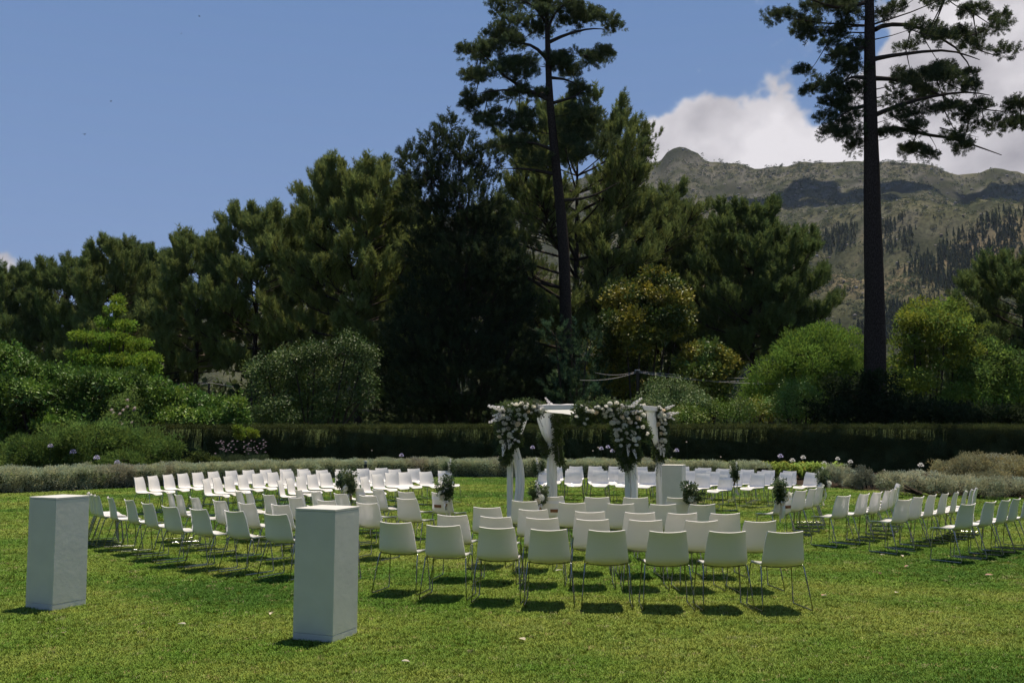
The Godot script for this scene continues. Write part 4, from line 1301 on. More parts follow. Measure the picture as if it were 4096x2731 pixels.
# an arrangement: everything is placed by its spot in a close-up [ox, oy, scale] of the photograph
func garland(label: String, ox: float, oy: float, sc: float, depth: float, origin: Vector3, leaves: Array, roses: Array, mums: Array, spikes: Array, strands: Array, sprays: Array) -> void:
	var t := thing("flower_garland", label, "flower garland", origin, 0.0, "white flower garlands on the arch")
	var px := depth / F
	var xfs := []
	var cols := []
	for p in leaves:
		var rx: float = p[2] * sc * px * 0.88
		var ry: float = p[3] * sc * px * 0.88
		var c := at(ox + p[0] * sc, oy + p[1] * sc, depth) - origin
		for k in int(14 + rx * ry * 2600.0):
			var u := ball()
			var o := Vector3(u.x * rx, u.y * ry, u.z * minf(rx, 0.24)) * r(0.8, 1.3)
			var s := r(0.055, 0.105)
			xfs.append(Transform3D(facing(Vector3(u.x, u.y + 0.3, u.z + 0.4) + ball(0.6), r(0, TAU), Vector3.ONE * s), c + o))
			var w := rng.randf()
			cols.append(tinted(Color(0.075, 0.115, 0.045) if w < 0.6 else (Color(0.14, 0.19, 0.07) if w < 0.85 else Color(0.11, 0.13, 0.09)), 0.25))
	scatter("foliage", clump_round, M.leaf, t, xfs, cols)
	for p in leaves:
		if roses.size() < 4: break
		for k in 2:
			var c := at(ox + (p[0] + r(-0.7, 0.7) * p[2]) * sc, oy + (p[1] + r(-0.7, 0.7) * p[3]) * sc, depth - r(0.14, 0.22)) - origin
			if p[1] > 700: continue
			part("rose" if k == 0 else "chrysanthemum", rose_mesh() if k == 0 else mum_mesh(), tint_mat(Color(0.84, 0.82, 0.75)), t, Transform3D(facing(Vector3(r(-0.7, 0.7), r(0.3, 1.5), 0.9), r(0, 6), Vector3.ONE * r(0.030, 0.044)), c))
	for p in roses:
		var c := at(ox + p[0] * sc, oy + p[1] * sc, depth - r(0.16, 0.24)) - origin
		var col := Color(0.84, 0.81, 0.68)
		if p.size() > 2: col = Color(0.84, 0.68, 0.42)
		elif rng.randf() < 0.3: col = Color(0.84, 0.82, 0.75)
		part("rose", rose_mesh(), tint_mat(col), t, Transform3D(facing(Vector3(r(-0.7, 0.7), r(0.3, 1.5), 0.9), r(0, 6), Vector3.ONE * r(0.042, 0.062)), c))
	for p in mums:
		var c := at(ox + p[0] * sc, oy + p[1] * sc, depth - r(0.14, 0.22)) - origin
		part("chrysanthemum", mum_mesh(), tint_mat(Color(0.84, 0.83, 0.72)), t, Transform3D(facing(Vector3(r(-0.7, 0.7), r(0.2, 1.4), 0.9), r(0, 6), Vector3.ONE * (p[2] if p.size() > 2 else r(0.062, 0.085))), c))
	for p in spikes:
		var a := at(ox + p[0] * sc, oy + p[1] * sc, depth - 0.12) - origin
		var b := at(ox + p[2] * sc, oy + p[3] * sc, depth - 0.22) - origin
		part("delphinium", spike_mesh(), tint_mat(Color(0.82, 0.79, 0.80)), t, between(a, b))
	for p in strands:
		var a := at(ox + p[0] * sc, oy + p[1] * sc, depth - 0.15) - origin
		var b := at(ox + p[2] * sc, oy + p[3] * sc, depth - 0.15) - origin
		part("leafy_strand", strand_mesh(), tint_mat(Color(0.020, 0.030, 0.016)) if p.size() < 5 else tint_mat(Color(0.42, 0.44, 0.33)), t, Transform3D(facing(a - b, 0.0, Vector3.ONE * a.distance_to(b)), a))
	for p in sprays:
		var a := at(ox + p[0] * sc, oy + p[1] * sc, depth - 0.1) - origin
		var b := at(ox + p[2] * sc, oy + p[3] * sc, depth - 0.2) - origin
		var st := begin()
		tube(st, spline([a, a.lerp(b, 0.5) + Vector3(0, 0.03, 0), b], 5), [0.004, 0.004, 0.004, 0.003, 0.003, 0.003], 4)
		part("stem", done(st), M.green_stem, t)
		part("bud", mum_mesh(), tint_mat(Color(0.66, 0.62, 0.48)), t, Transform3D(facing((b - a), 0.0, Vector3(0.03, 0.04, 0.03)), b))

# ---------------------------------------------------------------- the arch
func drape(t: Node3D, a: Vector3, b: Vector3, tie: Vector3, foot: Vector3, thick: float, belly: Vector3) -> void:
	# cloth gathered from the beam (a..b) to a tie on the post, hanging from there to the ground in a round bunch
	var st := begin()
	var cols := 48
	var rows := 30
	var grid := []
	var across := (b - a).normalized()
	var perp := across.cross(Vector3.UP).normalized()
	for j in rows + 1:
		var v := float(j) / rows
		var line := []
		for i in cols + 1:
			var u := float(i) / cols
			var pleat := sin(u * TAU * 7.0 + sin(v * 5.0) * 0.8) * 0.6 + sin(u * TAU * 15.0 + 1.3 + v * 3.0) * 0.25
			var ang := (u - 0.5) * TAU * 0.86
			var ring := across * sin(ang) + perp * cos(ang)
			var p: Vector3
			if v < 0.42:
				var f := v / 0.42
				var top := a.lerp(b, u) + perp * pleat * 0.035
				var bot := tie + ring * (0.055 + pleat * 0.012)
				p = top.lerp(bot, f * f * 0.6 + f * 0.4)
				p.y = lerpf(top.y, bot.y, f) - sin(f * PI) * 0.06 * (1.0 - absf(u * 2.0 - 1.0))
				p += perp * pleat * 0.03 * sin(f * PI)
			else:
				var f := (v - 0.42) / 0.58
				var rad := lerpf(0.055, thick, smoothstep(0.0, 0.35, f)) * (1.0 + 0.22 * pleat * smoothstep(0.0, 0.2, f))
				p = tie.lerp(foot, f) + belly * sin(f * PI) + ring * rad
			line.append(p)
		grid.append(line)
	for j in rows:
		for i in cols:
			quad(st, grid[j][i], grid[j][i + 1], grid[j + 1][i + 1], grid[j + 1][i])
	part("drape", done(st), M.cloth, t)
	st = begin()
	var band := []
	var rr := []
	for k in 9:
		band.append(tie + Vector3(cos(TAU * k / 8) * 0.06, 0, sin(TAU * k / 8) * 0.06))
		rr.append(0.012)
	tube(st, band, rr, 5, false)
	part("tie", done(st), M.cloth, t)

func arch() -> void:
	rng.seed = 61
	var p1 := Vector3(-0.04, 0, -20.0)
	var p3 := Vector3(460.0 / F * 19.06, 0, -19.06)
	var d := p3 - p1
	var p2 := p1 + Vector3(-d.z, 0, d.x).normalized() * -d.length()
	if p2.z > p1.z: p2 = p1 * 2.0 - p2
	var p4 := p2 + d
	var mid := (p1 + p4) / 2.0
	var t := thing("flower_arch", "white square-framed wedding arch with draped cloth, centre of the chairs", "arch", mid)
	var turn := atan2(-d.z, d.x)
	var hb := 2.37
	for p in [p1, p2, p3, p4]:
		var st := begin()
		box(st, Vector3(0.1, hb - 0.1, 0.1), Transform3D(Basis(Vector3.UP, turn), p - mid + Vector3(0, (hb - 0.1) / 2.0, 0)), 0.004)
		part("post", done(st), M.post, t)
	for e in [[p1, p3, 0.0], [p2, p4, 0.0], [p1, p2, 0.103], [p3, p4, 0.103]]:
		var a: Vector3 = e[0] - mid
		var b: Vector3 = e[1] - mid
		var l := a.distance_to(b)
		var st := begin()
		var extra := 0.16 if e[2] == 0.0 else -0.106
		box(st, Vector3(l + extra, 0.1, 0.098 if e[2] == 0.0 else 0.1), Transform3D(Basis(Vector3.UP, atan2(-(b - a).z, (b - a).x)), (a + b) / 2.0 + Vector3(0, hb - 0.049, 0)), 0.004)
		part("beam", done(st), M.post, t)
	# the cloth laid over the top, sagging between the beams
	var st := begin()
	var n := 18
	var g := []
	for j in n + 1:
		var row := []
		for i in n + 1:
			var u := float(i) / n
			var v := float(j) / n
			var q := p1.lerp(p3, u * 0.98 + 0.01).lerp(p2.lerp(p4, u * 0.98 + 0.01), v) - mid
			var sag := 16.0 * u * (1.0 - u) * v * (1.0 - v)
			q.y = hb + 0.012 - 0.05 * sag - 0.15 * 4.0 * u * (1.0 - u) * (1.0 if (j > 0 and j < n) else 0.0) + sin(u * 40.0 + v * 3.0) * 0.006
			row.append(q)
		g.append(row)
	for j in n:
		for i in n:
			quad(st, g[j][i], g[j + 1][i], g[j + 1][i + 1], g[j][i + 1])
	part("canopy_cloth", done(st), M.cloth, t)
	var along := d.normalized()
	var back := (p2 - p1).normalized()
	var q1 := p1 - mid
	var q2 := p2 - mid
	var q3 := p3 - mid
	var q4 := p4 - mid
	var top := Vector3(0, hb - 0.08, 0)
	var g0 := Vector3(0, 0.012, 0)
	drape(t, q1 + top + back * 0.85 + along * 0.07, q1 + top + back * 0.12 + along * 0.07, q1 + Vector3(0, 1.62, 0) + along * 0.09 + back * 0.03, q1 + g0 + along * 0.09, 0.085, along * 0.12)
	drape(t, q2 + top - back * 1.0, q2 + top - back * 0.08, q2 + Vector3(0, 1.50, 0) - back * 0.05, q2 + g0 + along * 0.02 - back * 0.02, 0.105, along * 0.01)
	drape(t, q3 + top + back * 0.8 + along * 0.07, q3 + top + back * 0.1 + along * 0.07, q3 + Vector3(0, 1.5, 0) + along * 0.10 + back * 0.04, q3 + g0 + along * 0.11, 0.06, along * 0.02)
	drape(t, q4 + top - back * 0.85 - along * 0.02, q4 + top - back * 0.10, q4 + Vector3(0, 1.48, 0) - back * 0.08, q4 + g0 + along * 0.13 - back * 0.03, 0.095, along * 0.03)
	# flowers
	var k := 0.3443
	garland("white rose garland on the arch's left post and corner, with a hanging dark strand", 1900, 1560, 0.3445, 19.85, p1 + Vector3(0, 1.6, 0),
		[[300, 250, 70, 50], [430, 190, 130, 50], [560, 190, 110, 50], [640, 250, 90, 60], [480, 260, 140, 60], [400, 330, 110, 60], [360, 400, 110, 70], [440, 440, 90, 70], [360, 510, 100, 60], [480, 340, 70, 60], [400, 590, 90, 60], [370, 670, 70, 60], [360, 750, 60, 50], [350, 810, 45, 40], [490, 590, 40, 50], [710, 180, 80, 30], [720, 240, 60, 40]],
		[[480, 170], [540, 155], [505, 230], [620, 255, 1], [385, 330], [578, 295], [328, 310], [360, 392], [385, 447], [475, 457], [275, 478], [283, 545, 1], [498, 395, 1], [335, 385], [690, 195], [310, 600], [600, 330], [340, 460]],
		[[405, 240, 0.095], [590, 195], [510, 285], [440, 375, 0.08], [402, 520, 0.08], [680, 200], [770, 245], [345, 300]],
		[[350, 235, 150, 180], [330, 300, 158, 378], [320, 270, 200, 300], [885, 180, 815, 85], [390, 570, 395, 690], [340, 610, 320, 770], [690, 230, 800, 200]],
		[[430, 850, 470, 1020], [410, 790, 430, 950], [700, 260, 790, 430], [720, 240, 760, 360]],
		[[290, 690, 172, 800], [450, 650, 508, 795]])
	garland("green foliage hanging beside the arch's rear left drape", 1900, 1560, 0.3445, 22.1, p2 + Vector3(0, 1.7, 0),
		[[932, 330, 32, 40], [962, 420, 32, 48], [962, 510, 35, 48], [967, 600, 32, 48], [957, 690, 22, 40], [977, 770, 16, 40], [997, 830, 7, 16], [765, 560, 16, 40], [790, 640, 16, 40], [815, 720, 11, 32], [1052, 300, 45, 24], [1132, 320, 45, 32], [1062, 350, 19, 32]],
		[], [], [], [[940, 850, 950, 1050, 1], [960, 640, 975, 830]], [])
	garland("full white rose and chrysanthemum garland on the arch's nearest right-hand post", 2300, 1560, k, 18.95, p3 + Vector3(0, 1.6, 0),
		[[90, 200, 80, 35], [60, 320, 70, 60], [130, 350, 70, 70], [230, 210, 100, 50], [360, 190, 110, 70], [300, 280, 120, 60], [440, 260, 120, 80], [560, 200, 100, 50], [540, 300, 130, 80], [640, 340, 100, 90], [500, 400, 90, 80], [590, 450, 130, 90], [690, 430, 60, 90], [540, 530, 100, 80], [660, 560, 90, 90], [560, 640, 90, 70], [650, 680, 80, 70], [580, 740, 80, 70], [640, 790, 70, 70], [590, 850, 60, 50], [700, 760, 40, 60], [700, 250, 90, 50], [780, 440, 40, 60], [830, 520, 30, 70]],
		[[485, 150], [550, 320, 1], [250, 265, 1], [205, 250], [500, 375], [525, 465], [545, 577], [660, 477], [640, 370, 1], [370, 255], [715, 640], [695, 585], [570, 355], [365, 190], [495, 587], [465, 460], [730, 325, 1], [430, 380], [600, 500], [740, 560], [690, 500], [620, 330], [405, 230]],
		[[270, 200], [340, 290, 0.085], [408, 158], [520, 240, 0.10], [430, 285], [580, 415, 0.08], [482, 520, 0.08], [445, 385], [600, 270], [690, 570], [150, 245], [800, 290]],
		[[540, 210, 690, 185], [660, 190, 780, 90], [650, 265, 790, 240], [615, 640, 620, 770], [680, 690, 718, 800], [590, 540, 650, 580]],
		[[600, 850, 630, 1080], [620, 900, 640, 1040], [580, 860, 600, 990], [650, 870, 680, 960], [40, 190, 160, 180], [690, 960, 730, 1050]],
		[])
	garland("white rose garland on the arch's far right post with two stray buds", 2300, 1560, k, 21.25, p4 + Vector3(0, 1.6, 0),
		[[790, 190, 60, 50], [850, 240, 60, 60], [930, 260, 60, 80], [1000, 230, 60, 60], [1020, 320, 60, 60], [1000, 400, 60, 60], [1020, 480, 50, 60], [1000, 560, 55, 60], [1010, 640, 50, 60], [1000, 720, 50, 60], [990, 790, 40, 40], [960, 680, 25, 120], [1110, 330, 70, 25], [860, 330, 40, 50]],
		[[770, 200], [800, 180], [840, 268], [1000, 212], [1032, 235, 1], [1010, 262], [1000, 350], [970, 397, 1], [1045, 345], [1005, 502, 1], [1050, 507], [1035, 460], [1000, 595], [1045, 590], [1050, 390], [1012, 440]],
		[[760, 220, 0.08], [980, 200], [850, 220], [1040, 300], [990, 300]],
		[[1055, 215, 1160, 175], [1065, 285, 1210, 262], [995, 640, 1000, 760], [1030, 670, 1035, 780], [1060, 310, 1150, 330]],
		[[945, 750, 950, 1010], [985, 880, 1000, 1010], [960, 840, 965, 960]],
		[[1050, 640, 1150, 705], [1050, 690, 1118, 780]])

# ---------------------------------------------------------------- bouquets tied to the aisle chairs
func bouquet(seat: String, side: float, label: String, size := 1.0, sign_text := "", low := 0.0) -> void:
	var xf: Transform3D = seats[seat]
	var t := Node3D.new()
	t.name = numbered("chair_bouquet")
	add_child(t)
	t.transform = xf
	tag(t, label, "bouquet", "bouquets tied to aisle chairs")
	var c := Vector3(side * 0.19, 0.80 - low, -0.30)
	var xfs := []
	var cols := []
	for k in 9:
		# sprays that fan out of the binding point
		var tipv := Vector3(r(-0.17, 0.17), r(0.12, 0.33) * size, r(-0.13, 0.13))
		for q in int(9 * size):
			var f := r(0.25, 1.05)
			xfs.append(Transform3D(facing(tipv.normalized() + ball(0.7), r(0, 6), Vector3.ONE * r(0.045, 0.085)), c + Vector3(0, -0.11, 0) + tipv * f + ball(0.025)))
			cols.append(tinted(Color(0.060, 0.095, 0.045) if k % 3 else Color(0.14, 0.18, 0.09), 0.25))
	scatter("foliage", clump_round, M.leaf, t, xfs, cols)
	part("rose", rose_mesh(), tint_mat(Color(0.84, 0.78, 0.62)), t, Transform3D(facing(Vector3(0, 0.4, -1), 1.0, Vector3.ONE * 0.055), c + Vector3(0.01, -0.06, -0.11)))
	part("chrysanthemum", mum_mesh(), tint_mat(Color(0.84, 0.84, 0.74)), t, Transform3D(facing(Vector3(-side, 0.5, -0.8), 1.0, Vector3.ONE * 0.075), c + Vector3(-side * 0.05, 0.0, -0.12)))
	part("delphinium", spike_mesh(), tint_mat(Color(0.84, 0.82, 0.80)), t, between(c + Vector3(0.0, 0.02, -0.05), c + Vector3(side * 0.05, 0.27 * size, -0.02)))
	part("delphinium", spike_mesh(), tint_mat(Color(0.80, 0.80, 0.66)), t, between(c + Vector3(-0.03, 0.0, 0.05), c + Vector3(-side * 0.08, 0.20 * size, 0.07)))
	var st := begin()
	for k in 6:
		var o := Vector3(r(-0.015, 0.015), 0, r(-0.015, 0.015))
		tube(st, [c + o + Vector3(0, -0.10, 0), c + o * 1.6 + Vector3(-side * 0.03, -0.27, 0.0)], [0.004, 0.004], 4)
	part("stems", done(st), M.green_stem, t)
	st = begin()
	tube(st, [c + Vector3(-side * 0.004, -0.13, 0), c + Vector3(-side * 0.022, -0.22, 0)], [0.021, 0.018], 8)
	part("twine", done(st), M.twine, t)
	# the ribbon round the chair back, with a bow and two tails
	st = begin()
	var v := 0.87
	for i in 12:
		for h in [0.0075, -0.0075]:
			var a := shell_point(lerpf(-1.02, 1.02, i / 12.0), v - 0.024 + 0.02 * side * (i / 12.0 - 0.5), h)
			var b := shell_point(lerpf(-1.02, 1.02, (i + 1) / 12.0), v - 0.024 + 0.02 * side * ((i + 1) / 12.0 - 0.5), h)
			var c2 := shell_point(lerpf(-1.02, 1.02, (i + 1) / 12.0), v + 0.024 + 0.02 * side * ((i + 1) / 12.0 - 0.5), h)
			var d2 := shell_point(lerpf(-1.02, 1.02, i / 12.0), v + 0.024 + 0.02 * side * (i / 12.0 - 0.5), h)
			if h > 0.0: quad(st, a, b, c2, d2)
			else: quad(st, d2, c2, b, a)
	part("ribbon_band", done(st), M.ribbon, t)
	for q in 2:
		st = begin()
		var s0 := c + Vector3(side * 0.01 * q, -0.13, -0.035)
		var prev := []
		for j in 9:
			var f := j / 8.0
			var p := s0 + Vector3(side * (0.02 + 0.05 * q) * f + sin(f * 5.0 + q) * 0.012, -f * (0.26 + 0.06 * q), -0.03 * sin(f * 4.0 + q * 2.0))
			var wv := Vector3(0.7, 0.1, 0.5 * sin(f * 3.0 + q)).normalized() * (0.022 + 0.008 * f)
			if j > 0: quad(st, prev[0], p - wv, p + wv, prev[1])
			prev = [p - wv, p + wv]
		part("ribbon_tail", done(st), M.ribbon if q == 0 else tint_mat(Color(0.55, 0.45, 0.30)), t)
	st = begin()
	for s in [-1.0, 1.0]:
		var loop := []
		var rr := []
		for j in 7:
			var f := j / 6.0 * PI
			loop.append(c + Vector3(s * sin(f) * 0.05, -0.13 + 0.02 * sin(f * 2.0), -0.04 + 0.01 * cos(f)))
			rr.append(0.010)
		tube(st, loop, rr, 5)
	part("bow", done(st), M.ribbon, t)
	if sign_text:
		var b := Node3D.new()
		b.name = numbered("reserved_plaque")
		add_child(b)
		var mid := shell_point(-side * 0.25, 0.745, -0.013)
		var up := (shell_point(-side * 0.25, 0.80, -0.013) - mid).normalized()
		b.transform = xf * Transform3D(Basis(-Vector3.RIGHT, up, -Vector3.RIGHT.cross(up)), mid)
		tag(b, sign_text, "sign", "wooden reserved signs")
		plaque(b)

func plaque(b: Node3D) -> void:
	var st := begin()
	box(st, Vector3(0.150, 0.050, 0.006), Transform3D(), 0.0028)
	part("board", done(st), M.wood, b)
	st = begin()
	for e in [[0.0, 0.0205, 0.132, 0.0016], [0.0, -0.0205, 0.132, 0.0016], [0.068, 0.0, 0.0016, 0.038], [-0.068, 0.0, 0.0016, 0.038]]:
		box(st, Vector3(e[2], e[3], 0.001), Transform3D(Basis(), Vector3(e[0], e[1], 0.0036)), 0.0003)
	part("border_line", done(st), M.burnt, b)
	var tm := TextMesh.new()
	var f := SystemFont.new()
	f.font_names = PackedStringArray(["Droid Serif"])
	tm.font = f
	tm.text = "Reserved"
	tm.font_size = 32
	tm.pixel_size = 0.00088
	tm.depth = 0.002
	var xf := Transform3D(Basis(Vector3(1, 0, 0), Vector3(0.28, 1, 0), Vector3(0, 0, 1)), Vector3(0, 0, 0.0042))
	part("lettering", tm, M.burnt, b, xf)

func bouquets() -> void:
	rng.seed = 71
	bouquet("front1.0", 1.0, "bouquet on the front block's innermost left chair, white rose lowest", 1.0, "brown wooden reserved plaque on the front block's innermost left chair")
	bouquet("front1.3", -1.0, "bouquet on the front block's innermost right chair, twine stems showing", 1.0)
	bouquet("left1.0", 1.0, "tall bouquet on the left front block's far aisle chair, cream rose below", 1.25)
	bouquet("left1.3", -1.0, "bouquet on the left front block's near aisle chair, over a wooden plaque", 1.1, "brown wooden reserved plaque on the left front block's near aisle chair")
	bouquet("bl2.0", -1.0, "bouquet on the left rear block's near aisle chair, grey ribbon hanging", 1.1)
	bouquet("bl2.%d" % (ROWS.bl2.size() / 2 - 1), 1.0, "bouquet on the left rear block's farthest aisle chair against the silver border", 1.2)
	bouquet("back1.0", -1.0, "bouquet behind the arch's rear left drape, on the back block", 1.3)
	bouquet("back1.7", 1.0, "bouquet with tall white spikes on the back block's right aisle chair", 1.2)
	bouquet("r1.0", 1.0, "bouquet with a long white bow on the right-hand block's near aisle chair", 1.1, "small reserved plaque on the right-hand block's near aisle chair")
	bouquet("r1.5", -1.0, "bouquet on the right-hand block's far aisle chair, round green leaves", 1.2)

# ---------------------------------------------------------------- beds and small things
func strap_leaves() -> void:
	rng.seed = 81
	var st := begin()
	st.set_smooth_group(-1)
	for k in 14:
		var a := r(0, TAU)
		var out := Vector3(cos(a), 0, sin(a))
		var s := Vector3(-sin(a), 0, cos(a)) * 0.022
		var l := r(0.35, 0.55)
		var hh := r(0.28, 0.52)
		var p := []
		for j in 5:
			var f := j / 4.0
			p.append(out * l * f * (0.5 + 0.5 * f) + Vector3(0, hh * sin(f * 2.1), 0))
		for j in 4:
			var w0: float = [0.8, 1.0, 1.0, 0.7, 0.05][j]
			var w1: float = [0.8, 1.0, 1.0, 0.7, 0.05][j + 1]
			quad(st, p[j] - s * w0, p[j + 1] - s * w1, p[j + 1] + s * w1, p[j] + s * w0)
	var plant := done(st)
	var xfs := []
	var cols := []
	for i in 420:
		var f := rng.randf()
		var x := lerpf(2.6, 12.5, f)
		var z := lerpf(-42.2, -38.0, f) + r(-0.6, 0.6)
		if f < 0.5: z = -42.2 + r(-0.7, 0.7)
		xfs.append(Transform3D(Basis.from_euler(Vector3(0, r(0, 6), 0)).scaled(Vector3.ONE * r(0.9, 1.35)), Vector3(x, 0.0, z)))
		cols.append(tinted(Color(0.22, 0.31, 0.06) if rng.randf() < 0.8 else Color(0.30, 0.29, 0.05), 0.25))
	for i in 130:
		var f := rng.randf()
		xfs.append(Transform3D(Basis.from_euler(Vector3(0, r(0, 6), 0)).scaled(Vector3.ONE * r(0.7, 1.1)), Vector3(lerpf(-17.6, -14.0, f) + r(-0.3, 0.3), 0.0, lerpf(-31.0, -33.6, f) + r(-0.4, 0.4))))
		cols.append(tinted(Color(0.22, 0.31, 0.06), 0.25))
	for i in 120:
		var x := r(-6.5, -1.0)
		xfs.append(Transform3D(Basis.from_euler(Vector3(0, r(0, 6), 0)).scaled(Vector3.ONE * r(0.6, 0.9)), Vector3(x, 0.0, -42.2 + r(-0.5, 0.5))))
		cols.append(tinted(Color(0.12, 0.17, 0.05), 0.3))
	tag(scatter("strap_leaf_plants", plant, M.leaf, self, xfs, cols), "bright green strap-leaved plants between the chairs and the dark hedge", "ground cover", "", "stuff")

func umbel_mesh() -> ArrayMesh:
	if meshes.has("umbel"): return meshes.umbel
	var st := begin()
	st.set_smooth_group(-1)
	for k in 30:
		var el := r(-0.4, 1.5)
		var a := k * 2.4
		var d := Vector3(cos(a) * cos(el), sin(el), sin(a) * cos(el))
		var s := d.cross(Vector3(0.2, 1, 0.1)).normalized() * 0.20
		var q := d.cross(s).normalized() * 0.20
		tri(st, d * 0.55, d - s, d + q)
		tri(st, d * 0.55, d + q, d + s)
		tri(st, d * 0.55, d + s, d - q)
		tri(st, d * 0.1 - s * 0.06, d * 0.6, d * 0.1 + s * 0.06)
	meshes.umbel = done(st)
	return meshes.umbel

func umbels() -> void:
	rng.seed = 91
	var lilac := Color(0.36, 0.34, 0.62)
	var white := Color(0.66, 0.66, 0.60)
	var list := [
		[2130, 1791, 43.0, 0, "lilac agapanthus globe between the arch's left post and drape"], [2405, 1795, 43.0, 0, "left one of three lilac agapanthus heads under the arch"], [2432, 1789, 43.2, 0, "highest of three lilac agapanthus heads under the arch"], [2450, 1805, 43.0, 0, "right lowest of three lilac agapanthus heads under the arch"],
		[2707, 1803, 43.0, 0, "lilac agapanthus head just right of the arch"], [3123, 1826, 41.5, 0, "lilac agapanthus head among white ones at right"], [1605, 1822, 43.0, 0, "lilac agapanthus head before the dark hedge, behind the left rear block"],
		[290, 1809, 36.5, 0, "pale lilac agapanthus head in front of the feathery bush, second from left"], [385, 1832, 36.0, 0, "lilac agapanthus head low in the feathery bush"], [467, 1850, 36.0, 0, "lilac agapanthus head closest to the silver border at left"], [200, 1785, 36.5, 0, "leftmost pale lilac agapanthus head"],
		[3171, 1843, 41.0, 1, "small white agapanthus head right of the lilac one"], [3214, 1831, 41.0, 1, "white agapanthus head above the small one at right"], [3298, 1854, 40.0, 1, "white agapanthus head just above the right path lamp"], [3352, 1836, 40.0, 1, "large white agapanthus head before the dark right hedge"], [3403, 1848, 39.5, 1, "white agapanthus head right of the large white one"], [3685, 1862, 37.0, 1, "lone white agapanthus head left of the flowering mound"],
		[2372, 1803, 43.0, 2, "pale pink bud on a stem, left of the lilac heads"], [2393, 1790, 43.0, 2, "pale bud beside the left lilac head under the arch"], [2884, 1828, 42.0, 2, "peach-coloured bud before the hedge, right of the tall pedestal"], [3540, 1880, 37.0, 2, "cream bud over the loose silver shrubs"], [1487, 1802, 43.0, 2, "cream bud above the left path lamp"], [2747, 1768, 43.5, 2, "lone tall bud against the hedge right of the arch"],
	]
	for a in list:
		var c := at(a[0], a[1], a[2])
		var t := thing("agapanthus_flower", a[4], "flower", Vector3(c.x + r(-0.05, 0.05), 0, c.z), 0.0, "agapanthus flowers before the hedge")
		var st := begin()
		var e := c - t.position
		tube(st, spline([Vector3(0, -0.03, 0), e * 0.5 + Vector3(0.01, 0, 0), e], 4), [0.007, 0.007, 0.006, 0.006, 0.005], 5)
		part("stem", done(st), M.green_stem, t)
		if a[3] == 2:
			part("bud", rose_mesh(), tint_mat(Color(0.55, 0.42, 0.28)), t, Transform3D(Basis.from_scale(Vector3(0.035, 0.06, 0.035)), e))
		else:
			part("flower_head", umbel_mesh(), tint_mat(lilac if a[3] == 0 else white), t, Transform3D(Basis.from_scale(Vector3.ONE * r(0.095, 0.12)), e))

func border_plants() -> void:
	rng.seed = 95
	for a in [[905, 1850, 43.0, "left one of two tall purple verbena clumps before the hedge"], [1015, 1855, 42.5, "right one of two tall purple verbena clumps before the hedge"]]:
		var base := at(a[0], a[1], a[2])
		base.y = 0.0
		var t := thing("verbena_clump", a[3], "flowering plant", base, 0.0, "purple verbena clumps")
		var st := begin()
		var xfs := []
		var cols := []
		for k in 34:
			var top := Vector3(r(-0.55, 0.55), r(0.75, 1.45), r(-0.4, 0.4))
			tube(st, spline([Vector3(top.x * 0.3, 0, top.z * 0.3), top * 0.5, top], 3), [0.006, 0.006, 0.005, 0.004], 4, false)
			if top.y > 0.85:
				part("bloom", umbel_mesh(), tint_mat(Color(0.26, 0.10, 0.24)), t, Transform3D(Basis.from_scale(Vector3(0.035, 0.028, 0.035)), top))
		part("stems", done(st), M.green_stem, t)
		for k in 300:
			var p := Vector3(r(-0.6, 0.6), r(0.02, 0.75), r(-0.4, 0.4))
			xfs.append(Transform3D(facing(Vector3.UP + ball(0.8), r(0, 6), Vector3.ONE * r(0.07, 0.12)), p))
			cols.append(tinted(Color(0.07, 0.105, 0.05), 0.3))
		scatter("foliage", clump_long, M.leaf, t, xfs, cols)
	leafy("leafy_seedling", "bright leafy seedling left of the purple verbena", "shrub", 42.0, [[790, 1830, 35, 30], [830, 1850, 35, 25], [750, 1860, 30, 20], [860, 1850, 20, 20]], clump_round, M.leaf, 0.13, 2.6, Color(0.06, 0.09, 0.024), Color(0.11, 0.15, 0.035), 345, 1)
	leafy("small_rose", "small rose plant with a red bloom right of the verbena", "shrub", 42.0, [[1105, 1850, 20, 12], [1090, 1858, 22, 12]], clump_round, M.leaf, 0.09, 2.6, Color(0.06, 0.09, 0.024), Color(0.10, 0.13, 0.035), 346, 1)

func bollard(label: String, px: float, top: float, depth: float) -> void:
	var c := at(px, top, depth)
	var t := thing("bollard_lamp", label, "lamp", Vector3(c.x, 0, c.z), 0.0, "path lamps")
	var h := c.y
	var st := begin()
	tube(st, [Vector3(0, -0.03, 0), Vector3(0, h - 0.14, 0)], [0.062, 0.062], 16)
	part("post", done(st), M.black, t)
	st = begin()
	tube(st, [Vector3(0, h - 0.139, 0), Vector3(0, h - 0.025, 0)], [0.045, 0.045], 16)
	part("lamp_glass", done(st), M.lens, t)
	for k in 3:
		st = begin()
		var y := h - 0.115 + k * 0.04
		tube(st, [Vector3(0, y, 0), Vector3(0, y + 0.008, 0)], [0.066, 0.056], 16)
		part("louvre", done(st), M.black if k < 1 else M.lens, t)
	st = begin()
	tube(st, [Vector3(0, h - 0.024, 0), Vector3(0, h - 0.006, 0), Vector3(0, h, 0)], [0.066, 0.066, 0.05], 16)
	part("cap", done(st), M.lens, t)

